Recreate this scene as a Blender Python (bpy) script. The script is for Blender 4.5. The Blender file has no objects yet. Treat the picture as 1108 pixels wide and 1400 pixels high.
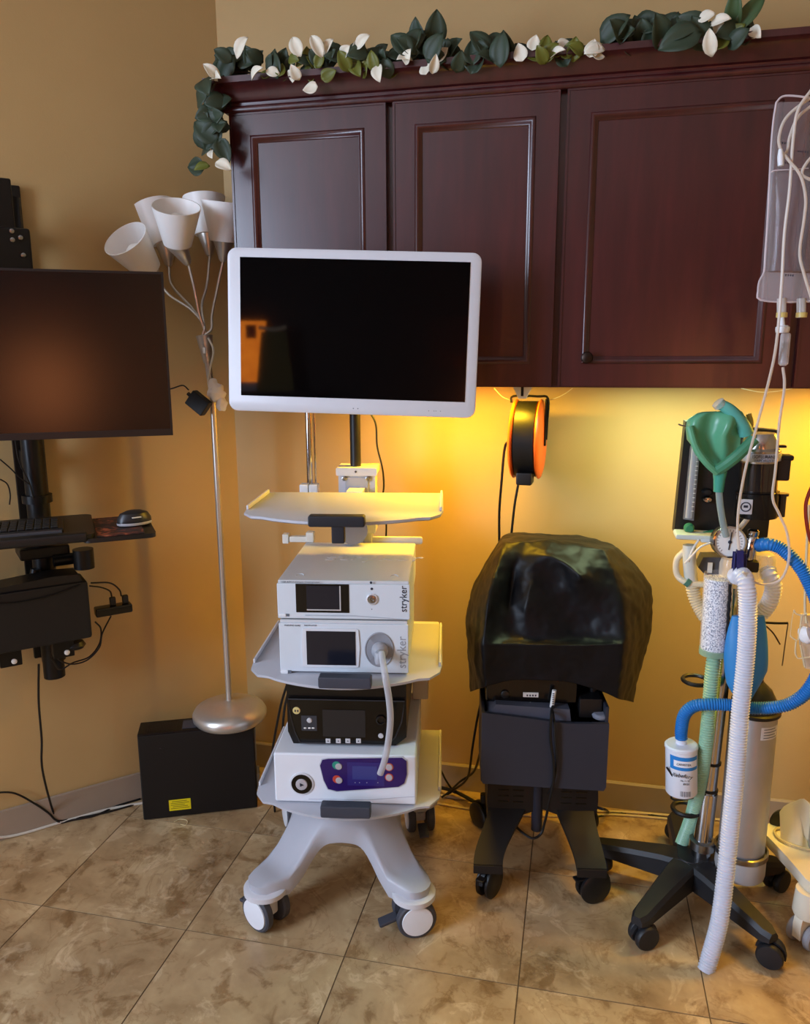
import bpy, bmesh, math, random
from mathutils import Vector, Matrix, noise
rnd = random.Random(7)
S = bpy.context.scene
COL = S.collection
PI = math.pi
V = Vector

# ------------------------------------------------------------ camera
F_PX, YAW, PIT, ROLL, H = 1067.34, .2197, .1996, -.0037, 1.5625      # focal length in pixels of the 1108x1400 frame
FW = V((-math.sin(YAW)*math.cos(PIT), math.cos(YAW)*math.cos(PIT), -math.sin(PIT)))
_rt = V((math.cos(YAW), math.sin(YAW), 0)); _up = _rt.cross(FW)
RT = _rt*math.cos(ROLL) + _up*math.sin(ROLL)
UP = _up*math.cos(ROLL) - _rt*math.sin(ROLL)
EYE = V((0, 0, H))
cam = bpy.data.cameras.new('camera'); camo = bpy.data.objects.new('camera', cam); COL.objects.link(camo)
cam.sensor_fit = 'HORIZONTAL'; cam.sensor_width = 36; cam.lens = F_PX/1108*36; cam.clip_start = .02
m = Matrix((RT, UP, -FW)).transposed().to_4x4(); m.translation = EYE; camo.matrix_world = m
S.camera = camo

# ------------------------------------------------------------ light and exposure
S.view_settings.view_transform = 'Standard'; S.view_settings.look = 'None'
S.view_settings.gamma = 1; S.view_settings.use_curve_mapping = False
S.view_settings.exposure = 0.12
wd = bpy.data.worlds.new('world'); S.world = wd; wd.use_nodes = True
wd.node_tree.nodes['Background'].inputs[0].default_value = (.75, .85, 1, 1)
wd.node_tree.nodes['Background'].inputs[1].default_value = .4
def area(name, loc, direction, sx, sy, power, color, spread=PI):
    l = bpy.data.lights.new(name, 'AREA'); l.shape = 'RECTANGLE'; l.size = sx; l.size_y = sy
    l.energy = power; l.color = color; l.spread = spread
    o = bpy.data.objects.new(name, l); COL.objects.link(o)
    o.location = loc; o.rotation_euler = V(direction).to_track_quat('-Z', 'Z').to_euler()
    return o
WIN_Y0, WIN_Y1, WIN_Z0, WIN_Z1, WIN_X = -2.0, .1, .95, 2.55, -2.9
area('window_daylight', (WIN_X+.03, (WIN_Y0+WIN_Y1)/2, (WIN_Z0+WIN_Z1)/2), (1, 0, -.05), WIN_Y1-WIN_Y0, WIN_Z1-WIN_Z0, 225, (.62, .76, 1.0))

# ------------------------------------------------------------ pixel to place
def ray(x, y): return RT*((x-554)/F_PX) + UP*((700-y)/F_PX) + FW
def W(x, y, Y):                                     # on the plane y = Y, parallel to the cabinet wall
    r = ray(x, y); return EYE + r*(Y/r.y)
def G(x, y, z=0):                                   # on the level z
    r = ray(x, y); return EYE + r*((z-H)/r.z)
class Frame:                                        # a thing's own axes: local -y is its front
    def __init__(s, o, deg): s.o = V((o[0], o[1], 0)); s.a = math.radians(deg); s.R = Matrix.Rotation(s.a, 3, 'Z'); s.I = s.R.transposed()
    def y(s, px, py, yl):
        r = s.I @ ray(px, py); c = s.I @ (EYE-s.o); return c + r*((yl-c.y)/r.y)
    def z(s, px, py, z): return s.I @ (G(px, py, z)-s.o)
    def w(s, p): return s.R @ V(p) + s.o

# ------------------------------------------------------------ materials
def lin(c):
    c = [x/255 for x in c]
    return tuple((x/12.92 if x <= .04045 else ((x+.055)/1.055)**2.4) for x in c) + (1,)
MATS = {}
def M(name, col, rough=.5, metal=0, var=.06, scale=30, bump=0, coat=0, spec=.5, trans=0, emit=0, alpha=1, ior=1.45, sheen=0):
    if name in MATS: return MATS[name]
    mt = bpy.data.materials.new(name); mt.use_nodes = True; nt = mt.node_tree; b = nt.nodes['Principled BSDF']
    c = lin(col)
    tc = nt.nodes.new('ShaderNodeTexCoord'); nz = nt.nodes.new('ShaderNodeTexNoise'); nz.inputs['Scale'].default_value = scale; nz.inputs['Detail'].default_value = 4
    nt.links.new(tc.outputs['Object'], nz.inputs['Vector'])
    mx = nt.nodes.new('ShaderNodeMix'); mx.data_type = 'RGBA'
    mx.inputs['A'].default_value = tuple(x*(1-var) for x in c[:3])+(1,); mx.inputs['B'].default_value = tuple(min(1, x*(1+var)) for x in c[:3])+(1,)
    nt.links.new(nz.outputs['Fac'], mx.inputs['Factor']); nt.links.new(mx.outputs['Result'], b.inputs['Base Color'])
    b.inputs['Roughness'].default_value = rough; b.inputs['Metallic'].default_value = metal
    b.inputs['Specular IOR Level'].default_value = spec; b.inputs['Coat Weight'].default_value = coat; b.inputs['Coat Roughness'].default_value = .12
    b.inputs['Transmission Weight'].default_value = trans; b.inputs['IOR'].default_value = ior; b.inputs['Alpha'].default_value = alpha
    if emit: nt.links.new(mx.outputs['Result'], b.inputs['Emission Color']); b.inputs['Emission Strength'].default_value = emit
    if bump:
        bp = nt.nodes.new('ShaderNodeBump'); bp.inputs['Strength'].default_value = bump; bp.inputs['Distance'].default_value = .002
        nt.links.new(nz.outputs['Fac'], bp.inputs['Height']); nt.links.new(bp.outputs['Normal'], b.inputs['Normal'])
    MATS[name] = mt; return mt
def clear(name, col, a=.25, rough=.15):             # thin clear plastic: part see-through, part glossy film
    mt = bpy.data.materials.new(name); mt.use_nodes = True; nt = mt.node_tree; nt.nodes.remove(nt.nodes['Principled BSDF'])
    out = nt.nodes['Material Output']; t = nt.nodes.new('ShaderNodeBsdfTransparent'); p = nt.nodes.new('ShaderNodeBsdfPrincipled'); mx = nt.nodes.new('ShaderNodeMixShader')
    p.inputs['Base Color'].default_value = lin(col); p.inputs['Roughness'].default_value = rough
    lw = nt.nodes.new('ShaderNodeLayerWeight'); lw.inputs['Blend'].default_value = .35
    mr = nt.nodes.new('ShaderNodeMapRange'); mr.inputs['To Min'].default_value = a; mr.inputs['To Max'].default_value = min(1, a+.5)
    nt.links.new(lw.outputs['Facing'], mr.inputs['Value']); nt.links.new(mr.outputs['Result'], mx.inputs['Fac'])
    nt.links.new(t.outputs[0], mx.inputs[1]); nt.links.new(p.outputs[0], mx.inputs[2]); nt.links.new(mx.outputs[0], out.inputs['Surface'])
    MATS[name] = mt; return mt

# ------------------------------------------------------------ mesh building
def catmull(pts, n=8):
    pts = [V(p) for p in pts]
    if len(pts) < 3: return pts
    out = []; P = [pts[0]*2-pts[1]] + pts + [pts[-1]*2-pts[-2]]
    for i in range(1, len(P)-2):
        a, b, c, d = P[i-1:i+3]
        for k in range(n):
            t = k/n; out.append(.5*((2*b) + (c-a)*t + (2*a-5*b+4*c-d)*t*t + (3*b-a-3*c+d)*t**3))
    out.append(pts[-1]); return out
class MB:
    def __init__(s): s.bm = bmesh.new(); s.bev = False
    def _xf(s, vs, mat):
        if mat is not None: bmesh.ops.transform(s.bm, matrix=mat, verts=vs)
    def box(s, lo, hi, bev=0, seg=2, mat=None, edges=None):
        lo, hi = V(lo), V(hi); r = bmesh.ops.create_cube(s.bm, size=1); vs = r['verts']; c = (lo+hi)/2; d = hi-lo
        for v in vs: v.co = V((v.co.x*d.x+c.x, v.co.y*d.y+c.y, v.co.z*d.z+c.z))
        if bev:
            s.bev = True; es = list({e for v in vs for e in v.link_edges})
            if edges: es = [e for e in es if abs((e.verts[0].co-e.verts[1].co).normalized()['xyz'.index(edges)]) > .9]
            g = bmesh.ops.bevel(s.bm, geom=es, offset=bev, segments=seg, profile=.5, affect='EDGES'); vs = list({v for f in g['faces'] for v in f.verts} | {v for v in vs if v.is_valid})
            if mat is not None:
                seen = set(vs); st = list(vs)
                while st:
                    v = st.pop()
                    for e in v.link_edges:
                        o = e.other_vert(v)
                        if o not in seen: seen.add(o); st.append(o)
                vs = list(seen)
        s._xf(vs, mat); return s
    def rings(s, rings, cap0=True, cap1=True, closed=True):
        R = [[s.bm.verts.new(p) for p in r] for r in rings]; n = len(R[0])
        for a, b in zip(R, R[1:]):
            for i in range(n if closed else n-1):
                try: s.bm.faces.new((a[i], a[(i+1) % n], b[(i+1) % n], b[i]))
                except ValueError: pass
        if closed and cap0: s.bm.faces.new(list(reversed(R[0])))
        if closed and cap1: s.bm.faces.new(R[-1])
        return s
    def cyl(s, p0, p1, r0, r1=None, seg=24, cap=True):
        p0, p1 = V(p0), V(p1); r1 = r0 if r1 is None else r1; q = (p1-p0).to_track_quat('Z', 'Y')
        ring = lambda p, r: [p + q @ V((r*math.cos(2*PI*i/seg), r*math.sin(2*PI*i/seg), 0)) for i in range(seg)]
        return s.rings([ring(p0, r0), ring(p1, r1)], cap, cap)
    def lathe(s, prof, seg=32, o=(0, 0, 0), axis=(0, 0, 1), cap=True, sx=1, sy=1):
        o = V(o); q = V(axis).to_track_quat('Z', 'Y')
        return s.rings([[o + q @ V((max(r, 1e-4)*sx*math.cos(2*PI*i/seg), max(r, 1e-4)*sy*math.sin(2*PI*i/seg), z)) for i in range(seg)] for r, z in prof], cap, cap)
    def tube(s, pts, r, seg=8, n=8, smooth=True, rf=None):
        P = catmull(pts, n) if smooth else [V(p) for p in pts]; N = len(P); up = None; rings = []
        for i, p in enumerate(P):
            t = (P[min(i+1, N-1)]-P[max(i-1, 0)]).normalized()
            if up is None: up = t.orthogonal().normalized()
            up = (up - t*up.dot(t)).normalized(); sd = t.cross(up)
            rr = rf(i/(N-1)) if rf else r
            rings.append([p + up*(rr*math.cos(2*PI*k/seg)) + sd*(rr*math.sin(2*PI*k/seg)) for k in range(seg)])
        return s.rings(rings)
    def hose(s, pts, r, pitch=.008, amp=.12, seg=14):
        P = catmull(pts, 24); L = [0]
        for a, b in zip(P, P[1:]): L.append(L[-1]+(b-a).length)
        n = int(L[-1]/pitch*3); Q = []; j = 0
        for k in range(n+1):
            d = L[-1]*k/n
            while j < len(L)-2 and L[j+1] < d: j += 1
            Q.append(P[j].lerp(P[j+1], (d-L[j])/max(1e-9, L[j+1]-L[j])))
        k = [0]
        def rf(t):
            k[0] += 1; return r*(1+amp*(1, -.35, -.35)[k[0] % 3])
        return s.tube(Q, r, seg, smooth=False, rf=rf)
    def prism(s, out, y0, y1, mat=None, plane='xz'):    # an outline in x,z pushed from y0 to y1 (or x,y from z0 to z1)
        f = (lambda a, b, t: V((a, t, b))) if plane == 'xz' else (lambda a, b, t: V((a, b, t)))
        s0 = len(s.bm.verts); s.rings([[f(a, b, y0) for a, b in out], [f(a, b, y1) for a, b in out]])
        s.bm.verts.ensure_lookup_table(); s._xf(s.bm.verts[s0:], mat); return s
    def ball(s, c, r, sc=(1, 1, 1), u=20, v=12, mat=None):
        vs = bmesh.ops.create_uvsphere(s.bm, u_segments=u, v_segments=v, radius=r)['verts']
        for p in vs: p.co = V((p.co.x*sc[0], p.co.y*sc[1], p.co.z*sc[2]))
        s._xf(vs, mat)
        for p in vs: p.co += V(c)
        return s
    def build(s, name, mat, parent=None, loc=None, smooth=True, ang=35):
        bmesh.ops.recalc_face_normals(s.bm, faces=s.bm.faces)
        me = bpy.data.meshes.new(name); s.bm.to_mesh(me); s.bm.free()
        if smooth:
            me.polygons.foreach_set('use_smooth', [True]*len(me.polygons)); me.set_sharp_from_angle(angle=math.radians(ang))
        o = mesh_obj(name, me, mat, parent, loc)
        if smooth and s.bev: wn = o.modifiers.new('weighted_normals', 'WEIGHTED_NORMAL'); wn.keep_sharp = True
        return o
def mesh_obj(name, me, mat, parent=None, loc=None):
    o = bpy.data.objects.new(name, me); COL.objects.link(o)
    if mat and not me.materials: me.materials.append(mat)
    if parent: o.parent = parent
    if loc is not None: o.location = loc
    return o
def tag(o, label=None, cat=None, group=None, kind=None):
    if label: o['label'] = label
    if cat: o['category'] = cat
    if group: o['group'] = group
    if kind: o['kind'] = kind
    return o
def thing(name, label, cat, loc=(0, 0, 0), rz=0, group=None):
    o = bpy.data.objects.new(name, None); COL.objects.link(o); o.empty_display_size = .05
    o.location = loc; o.rotation_euler = (0, 0, rz); return tag(o, label, cat, group)
def rrect(x0, z0, x1, z1, r, n=5):
    out = []
    for cx, cz, a in ((x1-r, z1-r, 0), (x0+r, z1-r, PI/2), (x0+r, z0+r, PI), (x1-r, z0+r, 1.5*PI)):
        out += [(cx+r*math.cos(a+PI/2*k/n), cz+r*math.sin(a+PI/2*k/n)) for k in range(n+1)]
    return out
def text(name, body, size, mat, parent, loc, rot=(PI/2, 0, 0), align='CENTER', ext=.0004, wx=1, shear=0):
    c = bpy.data.curves.new('t', 'FONT'); c.body = body; c.size = size; c.align_x = align; c.align_y = 'CENTER'; c.extrude = ext; c.resolution_u = 3; c.shear = shear
    t = bpy.data.objects.new('t', c); COL.objects.link(t); dg = bpy.context.evaluated_depsgraph_get()
    me = bpy.data.meshes.new_from_object(t.evaluated_get(dg)); bpy.data.objects.remove(t); bpy.data.curves.remove(c)
    me.transform(Matrix.Diagonal((wx, 1, 1, 1))); me.materials.clear()
    o = mesh_obj(name, me, mat, parent, loc); o.rotation_euler = rot; return o
def cable(name, pts, r, mat, label, cat='cable', group=None, seg=6, n=8):
    return tag(MB().tube(pts, r, seg, n).build(name, mat), label, cat, group)
# ------------------------------------------------------------ room
YW = 2.5854                                         # cabinet wall
KX = -3.781                                         # angled wall: x - y = KX
XC = KX + YW
ZC = 3.0
def ramp_mat(name, stops, scale, rough, detail=6, dist=0, bump=.0, perobj=False, stretch=(1, 1, 1), bscale=None, coat=0, spec=.5):
    mt = bpy.data.materials.new(name); mt.use_nodes = True; nt = mt.node_tree; b = nt.nodes['Principled BSDF']; N = nt.nodes.new; L = nt.links.new
    tc = N('ShaderNodeTexCoord'); mp = N('ShaderNodeMapping'); mp.inputs['Scale'].default_value = stretch; L(tc.outputs['Object'], mp.inputs['Vector'])
    if perobj:
        oi = N('ShaderNodeObjectInfo'); ml = N('ShaderNodeMath'); ml.operation = 'MULTIPLY'; ml.inputs[1].default_value = 40; L(oi.outputs['Random'], ml.inputs[0])
        cb = N('ShaderNodeCombineXYZ'); L(ml.outputs[0], cb.inputs[0]); L(ml.outputs[0], cb.inputs[2]); L(cb.outputs[0], mp.inputs['Location'])
    nz = N('ShaderNodeTexNoise'); nz.inputs['Scale'].default_value = scale; nz.inputs['Detail'].default_value = detail; nz.inputs['Distortion'].default_value = dist; nz.inputs['Roughness'].default_value = .6
    L(mp.outputs[0], nz.inputs['Vector']); cr = N('ShaderNodeValToRGB'); L(nz.outputs['Fac'], cr.inputs[0])
    while len(cr.color_ramp.elements) < len(stops): cr.color_ramp.elements.new(.5)
    for e, (p, c) in zip(cr.color_ramp.elements, stops): e.position = p; e.color = lin(c)
    L(cr.outputs[0], b.inputs['Base Color']); b.inputs['Roughness'].default_value = rough; b.inputs['Coat Weight'].default_value = coat; b.inputs['Coat Roughness'].default_value = .2; b.inputs['Specular IOR Level'].default_value = spec
    if bump:
        n2 = N('ShaderNodeTexNoise'); n2.inputs['Scale'].default_value = bscale or scale*4; L(mp.outputs[0], n2.inputs['Vector'])
        bp = N('ShaderNodeBump'); bp.inputs['Strength'].default_value = bump; bp.inputs['Distance'].default_value = .003; L(n2.outputs['Fac'], bp.inputs['Height']); L(bp.outputs[0], b.inputs['Normal'])
    MATS[name] = mt; return mt, nt, b, mp, cr
ramp_mat('wall_paint', [(.3, (183, 152, 99)), (.7, (188, 157, 104))], 3, .62, bump=.08, bscale=220)
ramp_mat('base_paint', [(.3, (150, 135, 118)), (.7, (158, 142, 124))], 3, .5)
ramp_mat('ceiling_paint', [(.3, (214, 208, 198)), (.7, (220, 214, 205))], 3, .8)
_, nt, b, mp, cr = ramp_mat('tile_stone', [(.30, (140, 112, 78)), (.45, (168, 140, 102)), (.58, (184, 157, 117)), (.72, (204, 180, 140))], 5, .34, detail=14, dist=.25, bump=.10, perobj=True, bscale=30)
def layer(prev, scale, dist, stops, fac, mode):      # veins and flecks of the stone over the mottling
    n_ = nt.nodes.new('ShaderNodeTexNoise'); n_.inputs['Scale'].default_value = scale; n_.inputs['Detail'].default_value = 10; n_.inputs['Distortion'].default_value = dist; n_.inputs['Roughness'].default_value = .62; nt.links.new(mp.outputs[0], n_.inputs['Vector'])
    r_ = nt.nodes.new('ShaderNodeValToRGB'); el = r_.color_ramp.elements
    while len(el) < len(stops): el.new(.5)
    for e, (p, c) in zip(el, stops): e.position = p; e.color = c+(1,)
    nt.links.new(n_.outputs['Fac'], r_.inputs[0]); m_ = nt.nodes.new('ShaderNodeMix'); m_.data_type = 'RGBA'; m_.blend_type = mode; m_.inputs['Factor'].default_value = fac
    nt.links.new(prev, m_.inputs['A']); nt.links.new(r_.outputs[0], m_.inputs['B']); return m_.outputs['Result']
o_ = layer(cr.outputs[0], 13, .4, [(.36, (.50, .40, .30)), (.46, (1, 1, 1)), (.6, (1, 1, 1))], .75, 'MULTIPLY')
o_ = layer(o_, 4.2, 1.0, [(.485, (1, 1, 1)), (.5, (.62, .50, .38)), (.515, (1, 1, 1))], .5, 'MULTIPLY')
o_ = layer(o_, 9, .8, [(.56, (0, 0, 0)), (.62, (.16, .14, .10)), (.66, (0, 0, 0))], .8, 'ADD')
nt.links.new(o_, b.inputs['Base Color'])
ramp_mat('grout', [(.3, (96, 78, 58)), (.7, (112, 92, 70))], 30, .9)
ramp_mat('cherry_wood', [(.3, (52, 15, 18)), (.5, (61, 19, 21)), (.72, (72, 24, 26))], 4, .33, detail=8, dist=.4, stretch=(6, 6, .7), bump=.03, bscale=60, coat=.45)
XR, YR, XL = 2.4, -4.7, WIN_X
yk = XL - KX                                        # where the angled wall meets the side wall
fl = MB().prism([(XC, YW), (XR, YW), (XR, YR), (XL, YR), (XL, yk)], -.08, -.0015, plane='xy').build('floor', MATS['grout'], smooth=False); tag(fl, 'floor of mottled brown stone tiles with dark grout', None, kind='structure')
TS = .457; TX, TY = -.0946, 1.7133
tm = MB().box((.0018, .0018, -.012), (TS-.0018, TS-.0018, 0)).build('tile', MATS['tile_stone'], fl, smooth=False)
first = True
for i in range(-7, 6):
    for j in range(-15, 2):
        x, y = TX+i*TS, TY+j*TS
        if x > XR-.1 or x+TS < XL or y < YR-.3 or x+TS-y < KX: continue
        o = tm if first else tm.copy()
        if not first: COL.objects.link(o); o.parent = fl
        first = False; o.location = (x, y, 0)
def slab(name, x0, x1, y0, y1, z0, z1, mat='wall_paint'): return tag(MB().box((x0, y0, z0), (x1, y1, z1)).build(name, MATS[mat], smooth=False), kind='structure')
slab('wall_back', XC-.2, XR+.1, YW, YW+.1, -.08, ZC)
slab('wall_right', XR, XR+.1, YR-.1, YW, -.08, ZC)
ramp_mat('rear_wall_gloom', [(.3, (58, 46, 38)), (.7, (64, 51, 42))], 3, .6)  # rear wall darkened in its colour, standing in for the unlit room the screens mirror
slab('wall_rear', XL-.1, XR, YR-.1, YR, -.08, ZC, 'rear_wall_gloom')
slab('ceiling', XL-.1, XR+.1, YR-.1, YW+.1, ZC, ZC+.1, 'ceiling_paint')
w = MB()                                            # side wall with the window opening
for lo, hi in (((XL-.1, YR, -.08), (XL, WIN_Y0, ZC)), ((XL-.1, WIN_Y1, -.08), (XL, yk, ZC)), ((XL-.1, WIN_Y0, -.08), (XL, WIN_Y1, WIN_Z0)), ((XL-.1, WIN_Y0, WIN_Z1), (XL, WIN_Y1, ZC))): w.box(lo, hi)
tag(w.build('wall_side', MATS['wall_paint'], smooth=False), kind='structure')
n45 = V((-1, 1))*.0707
tag(MB().prism([(XC, YW), (XL, yk), (XL+n45.x, yk+n45.y), (XC+n45.x, YW+n45.y)], -.08, ZC, plane='xy').build('wall_left', MATS['wall_paint'], smooth=False), kind='structure')
wn = tag(MB().box((XL-.08, WIN_Y0, WIN_Z0), (XL-.075, WIN_Y1, WIN_Z1)).build('window_1', clear('window_glass', (230, 240, 250), .05, .02)), kind='structure')
white = M('white_paint', (232, 232, 228), .5)
fr = MB()
for lo, hi in (((XL-.09, WIN_Y0, WIN_Z0), (XL-.05, WIN_Y1, WIN_Z0+.05)), ((XL-.09, WIN_Y0, WIN_Z1-.05), (XL-.05, WIN_Y1, WIN_Z1)), ((XL-.09, WIN_Y0, WIN_Z0+.05), (XL-.05, WIN_Y0+.05, WIN_Z1-.05)), ((XL-.09, WIN_Y1-.05, WIN_Z0+.05), (XL-.05, WIN_Y1, WIN_Z1-.05))): fr.box(lo, hi)
fr.build('window_frame', white, wn)
BH = .1
tag(MB().prism([(YW-.011, 0), (YW-.001, 0), (YW-.001, BH), (YW-.006, BH), (YW-.011, BH-.006)], XC+.005, XR, mat=Matrix(((0, 1, 0, 0), (1, 0, 0, 0), (0, 0, 1, 0), (0, 0, 0, 1)))).build('baseboard_back', MATS['base_paint'], smooth=False), kind='structure')
q = V((1, -1))*.00707
bl = MB()
for t0, t1 in ((BH-.006, BH), (0, BH-.006)): bl.prism([(XC+.1*q.x, YW-.008), (XL+.1*q.x, yk+.1*q.y), (XL+q.x*1.5, yk+q.y*1.5), (XC+.016, YW-.009)] , t0, t1, plane='xy')
tag(bl.build('baseboard_left', MATS['base_paint'], smooth=False), kind='structure')

# ------------------------------------------------------------ wall cabinets
wood = MATS['cherry_wood']; YD = YW-.33             # door fronts
ZB, ZT = 1.4688, 2.2442
bronze = M('bronze', (48, 36, 30), .35, .8)
def door(par, x0, x1, z0, z1, knob=None, fw=.062):
    y0 = YD; d = MB().box((x0+fw-.004, y0+.009, z0+fw-.004), (x1-fw+.004, y0+.015, z1-fw+.004)).build('door', wood, par)
    t = .019
    for a, b in ((x0, x0+fw), (x1-fw, x1)): MB().prism([(a, z0), (b, z0+(fw if b < x1 else 0)), (b, z1-(fw if b < x1 else 0)), (a, z1)] if a == x0 else [(a, z0+fw), (b, z0), (b, z1), (a, z1-fw)], y0, y0+t).build('stile', wood, d, smooth=False)
    MB().prism([(x0, z0), (x1, z0), (x1-fw, z0+fw), (x0+fw, z0+fw)], y0, y0+t).build('rail', wood, d, smooth=False)
    MB().prism([(x0+fw, z1-fw), (x1-fw, z1-fw), (x1, z1), (x0, z1)], y0, y0+t).build('rail', wood, d, smooth=False)
    prof = [(0, .002), (.003, -.003), (.008, -.004), (.013, -.001), (.016, .004), (.020, .005), (.022, .009)]   # moulding around the panel
    mb = MB(); rings = []
    for (cx, cz, sx, sz) in ((x0+fw-.002, z0+fw-.002, 1, 1), (x1-fw+.002, z0+fw-.002, -1, 1), (x1-fw+.002, z1-fw+.002, -1, -1), (x0+fw-.002, z1-fw+.002, 1, -1)):
        rings.append([V((cx+sx*a, y0+b, cz+sz*a)) for a, b in prof])
    mb.rings(rings+[rings[0]], closed=False); mb.build('moulding', wood, d, ang=50)
    e = MB()                                         # rounded outer lip
    e.box((x0, y0+.0005, z0-.0), (x0+.006, y0-.0025, z1)).box((x1-.006, y0+.0005, z0), (x1, y0-.0025, z1)).box((x0+.006, y0+.0005, z1-.006), (x1-.006, y0-.0025, z1)); e.build('edge_bead', wood, d)
    if knob:
        MB().lathe([(.006, 0), (.006, .012), (.015, .016), (.0165, .021), (.014, .026), (.006, .029)], 24, (knob[0], y0, knob[1]), (0, -1, 0)).build('knob', bronze, d)
def cabinet(label, x0, x1, doors, knobs):
    c = thing('wall_cabinet', label, 'cabinet', (0, 0, 0))
    b = MB(); yf = YD+.0195
    for lo, hi in (((x0, yf+.02, ZB), (x0+.016, YW-.001, ZT+.02)), ((x1-.016, yf+.02, ZB), (x1, YW-.001, ZT+.02)), ((x0+.016, yf+.02, ZB+.032), (x1-.016, YW-.001, ZB+.048)), ((x0+.016, yf+.02, ZT+.004), (x1-.016, YW-.001, ZT+.02)), ((x0+.016, YW-.008, ZB+.048), (x1-.016, YW-.001, ZT+.004))): b.box(lo, hi)
    b.build('body', wood, c, smooth=False)
    f = MB()
    for lo, hi in (((x0, yf, ZB), (x0+.035, yf+.02, ZT+.02)), ((x1-.035, yf, ZB), (x1, yf+.02, ZT+.02)), ((x0+.035, yf, ZB), (x1-.035, yf+.02, ZB+.035)), ((x0+.035, yf, ZT-.02), (x1-.035, yf+.02, ZT+.02))): f.box(lo, hi)
    if len(doors) > 1: f.box(((x0+x1)/2-.02, yf, ZB+.035), ((x0+x1)/2+.02, yf+.02, ZT-.02))
    f.build('face_frame', wood, c, smooth=False)
    for (a, b_), k in zip(doors, knobs): door(c, a, b_, ZB+.004, ZT-.004, k)
    c.location = (x0, YD, ZB)
    for ch in c.children: ch.location = (-x0, -YD, -ZB)
    return c
XA0 = W(313, 150, YD).x; XA1 = XA0+.9144+.016; XB1 = XA1+.62
d1 = W(528, 200, YD).x; d2 = W(537.5, 200, YD).x; d3 = W(764.5, 200, YD).x; d4 = W(774, 200, YD).x; d5 = W(1076, 500, YD).x; d6 = W(1088, 500, YD).x
XA1 = (d3+d4)/2; XB1 = (d5+d6)/2
cabinet('double-door dark cherry wall cabinet behind the white-framed monitor', XA0-.004, XA1, [(XA0, d1), (d2, d3)], [None, None])
cabinet('single wide door cherry wall cabinet with a round bronze knob', XA1, XB1, [(d4, d5)], [(W(803, 489, YD).x, W(803, 489, YD).z)])
cabinet('cherry wall cabinet at the right edge of the photo behind the drip bags', XB1, XB1+.6, [(d6, XB1+.585)], [None])
# crown moulding with a mitred return at the free end
prof = [(0, -.014)]+[(.002+.0085*math.cos(a), -.004+.0095*math.sin(a)) for a in [-PI/2+PI*k/10 for k in range(11)]]+[(.002, .008), (.003, .013), (.012, .016), (.020, .026), (.028, .042), (.038, .050), (.050, .054), (.050, .070), (0, .070)]
ZCR = ZT+.008; xl = XA0-.004; xr = XB1+.6
rg = [[V((xl-a, YW-.002, ZCR+b)) for a, b in prof], [V((xl-a, YD+.0-a, ZCR+b)) for a, b in prof], [V((xr, YD-a, ZCR+b)) for a, b in prof]]
cm = MB().rings(rg); tag(cm.build('trim_1', wood, ang=25), 'dark cherry crown moulding along the cabinet tops', kind='structure')
ZG = ZCR+.070
tag(MB().box((xl+.0, YD+.0, ZG-.014), (xr, YW-.003, ZG-.004)).build('trim_2', wood), kind='structure')

# under-cabinet lamps, in the recess below each cabinet
fixm = M('lamp_housing', (225, 222, 214), .5)
def uc_lamp(label, x0, x1, y, color, power, lens_col, es):
    t = thing('undercabinet_lamp', label, 'lamp', ((x0+x1)/2, y, ZB+.032), group=None); w2 = (x1-x0)/2
    MB().box((-w2, -.03, -.012), (w2, .03, 0), .003).build('housing', fixm, t)
    MB().box((-w2+.01, -.024, -.016), (w2-.01, .024, -.012), .001).build('lens', M('lens_'+str(int(x0*1000)), lens_col, .4, emit=es), t)
    a = area('undercabinet_light', ((x0+x1)/2, y, ZB+.012), (0, -.04, -1), x1-x0-.02, .045, power, color); return t
UC = [(-.60, -.16, YD+.07, (1, .57, .02), 9.0, (255, 190, 90)), (.05, .45, YD+.07, (.74, 1, .55), 3.9, (255, 240, 180)), (.66, 1.10, YD+.07, (1, .55, .015), 13.0, (255, 190, 90))]
for (x0, x1, y, c, p, lc), lb in zip(UC, ('amber strip lamp under the double-door cabinet', 'pale yellow strip lamp under the cabinet with the knob', 'amber strip lamp under the rightmost cabinet')):
    uc_lamp(lb, x0, x1, y, c, p, lc, 6)

# ------------------------------------------------------------ garlands on the cabinets
def leaf_mesh(name, mat, L, Wd, cup, bend, tip=.75, seg=7):
    mb = MB(); rings = []
    for i in range(seg+1):
        t = i/seg; w = Wd*math.sin(PI*min(1, t**tip*.96+.04))**.8*.5 if i < seg else .0006
        if i == 0: w = .002
        z = bend*math.sin(t*PI*.6)*L; y = L*t
        rings.append([V((-w, y, z+cup*w)), V((-w*.5, y, z+cup*w*.3)), V((0, y, z-.0012)), V((w*.5, y, z+cup*w*.3)), V((w, y, z+cup*w))])
    mb.rings(rings, closed=False); bmesh.ops.recalc_face_normals(mb.bm, faces=mb.bm.faces)
    g = bmesh.ops.solidify(mb.bm, geom=list(mb.bm.faces), thickness=.0008)
    me = bpy.data.meshes.new(name); mb.bm.to_mesh(me); mb.bm.free(); me.polygons.foreach_set('use_smooth', [True]*len(me.polygons)); me.materials.append(mat); return me
gd = M('leaf_dark', (50, 63, 46), .55, var=.35, scale=14); go = M('leaf_olive', (98, 102, 34), .5, var=.25, scale=14); gw = M('petal_white', (226, 220, 200), .6, var=.08, scale=20); gm = M('leaf_mid', (66, 88, 52), .5, var=.2, scale=14); stemm = M('vine', (58, 46, 30), .8)
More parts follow.
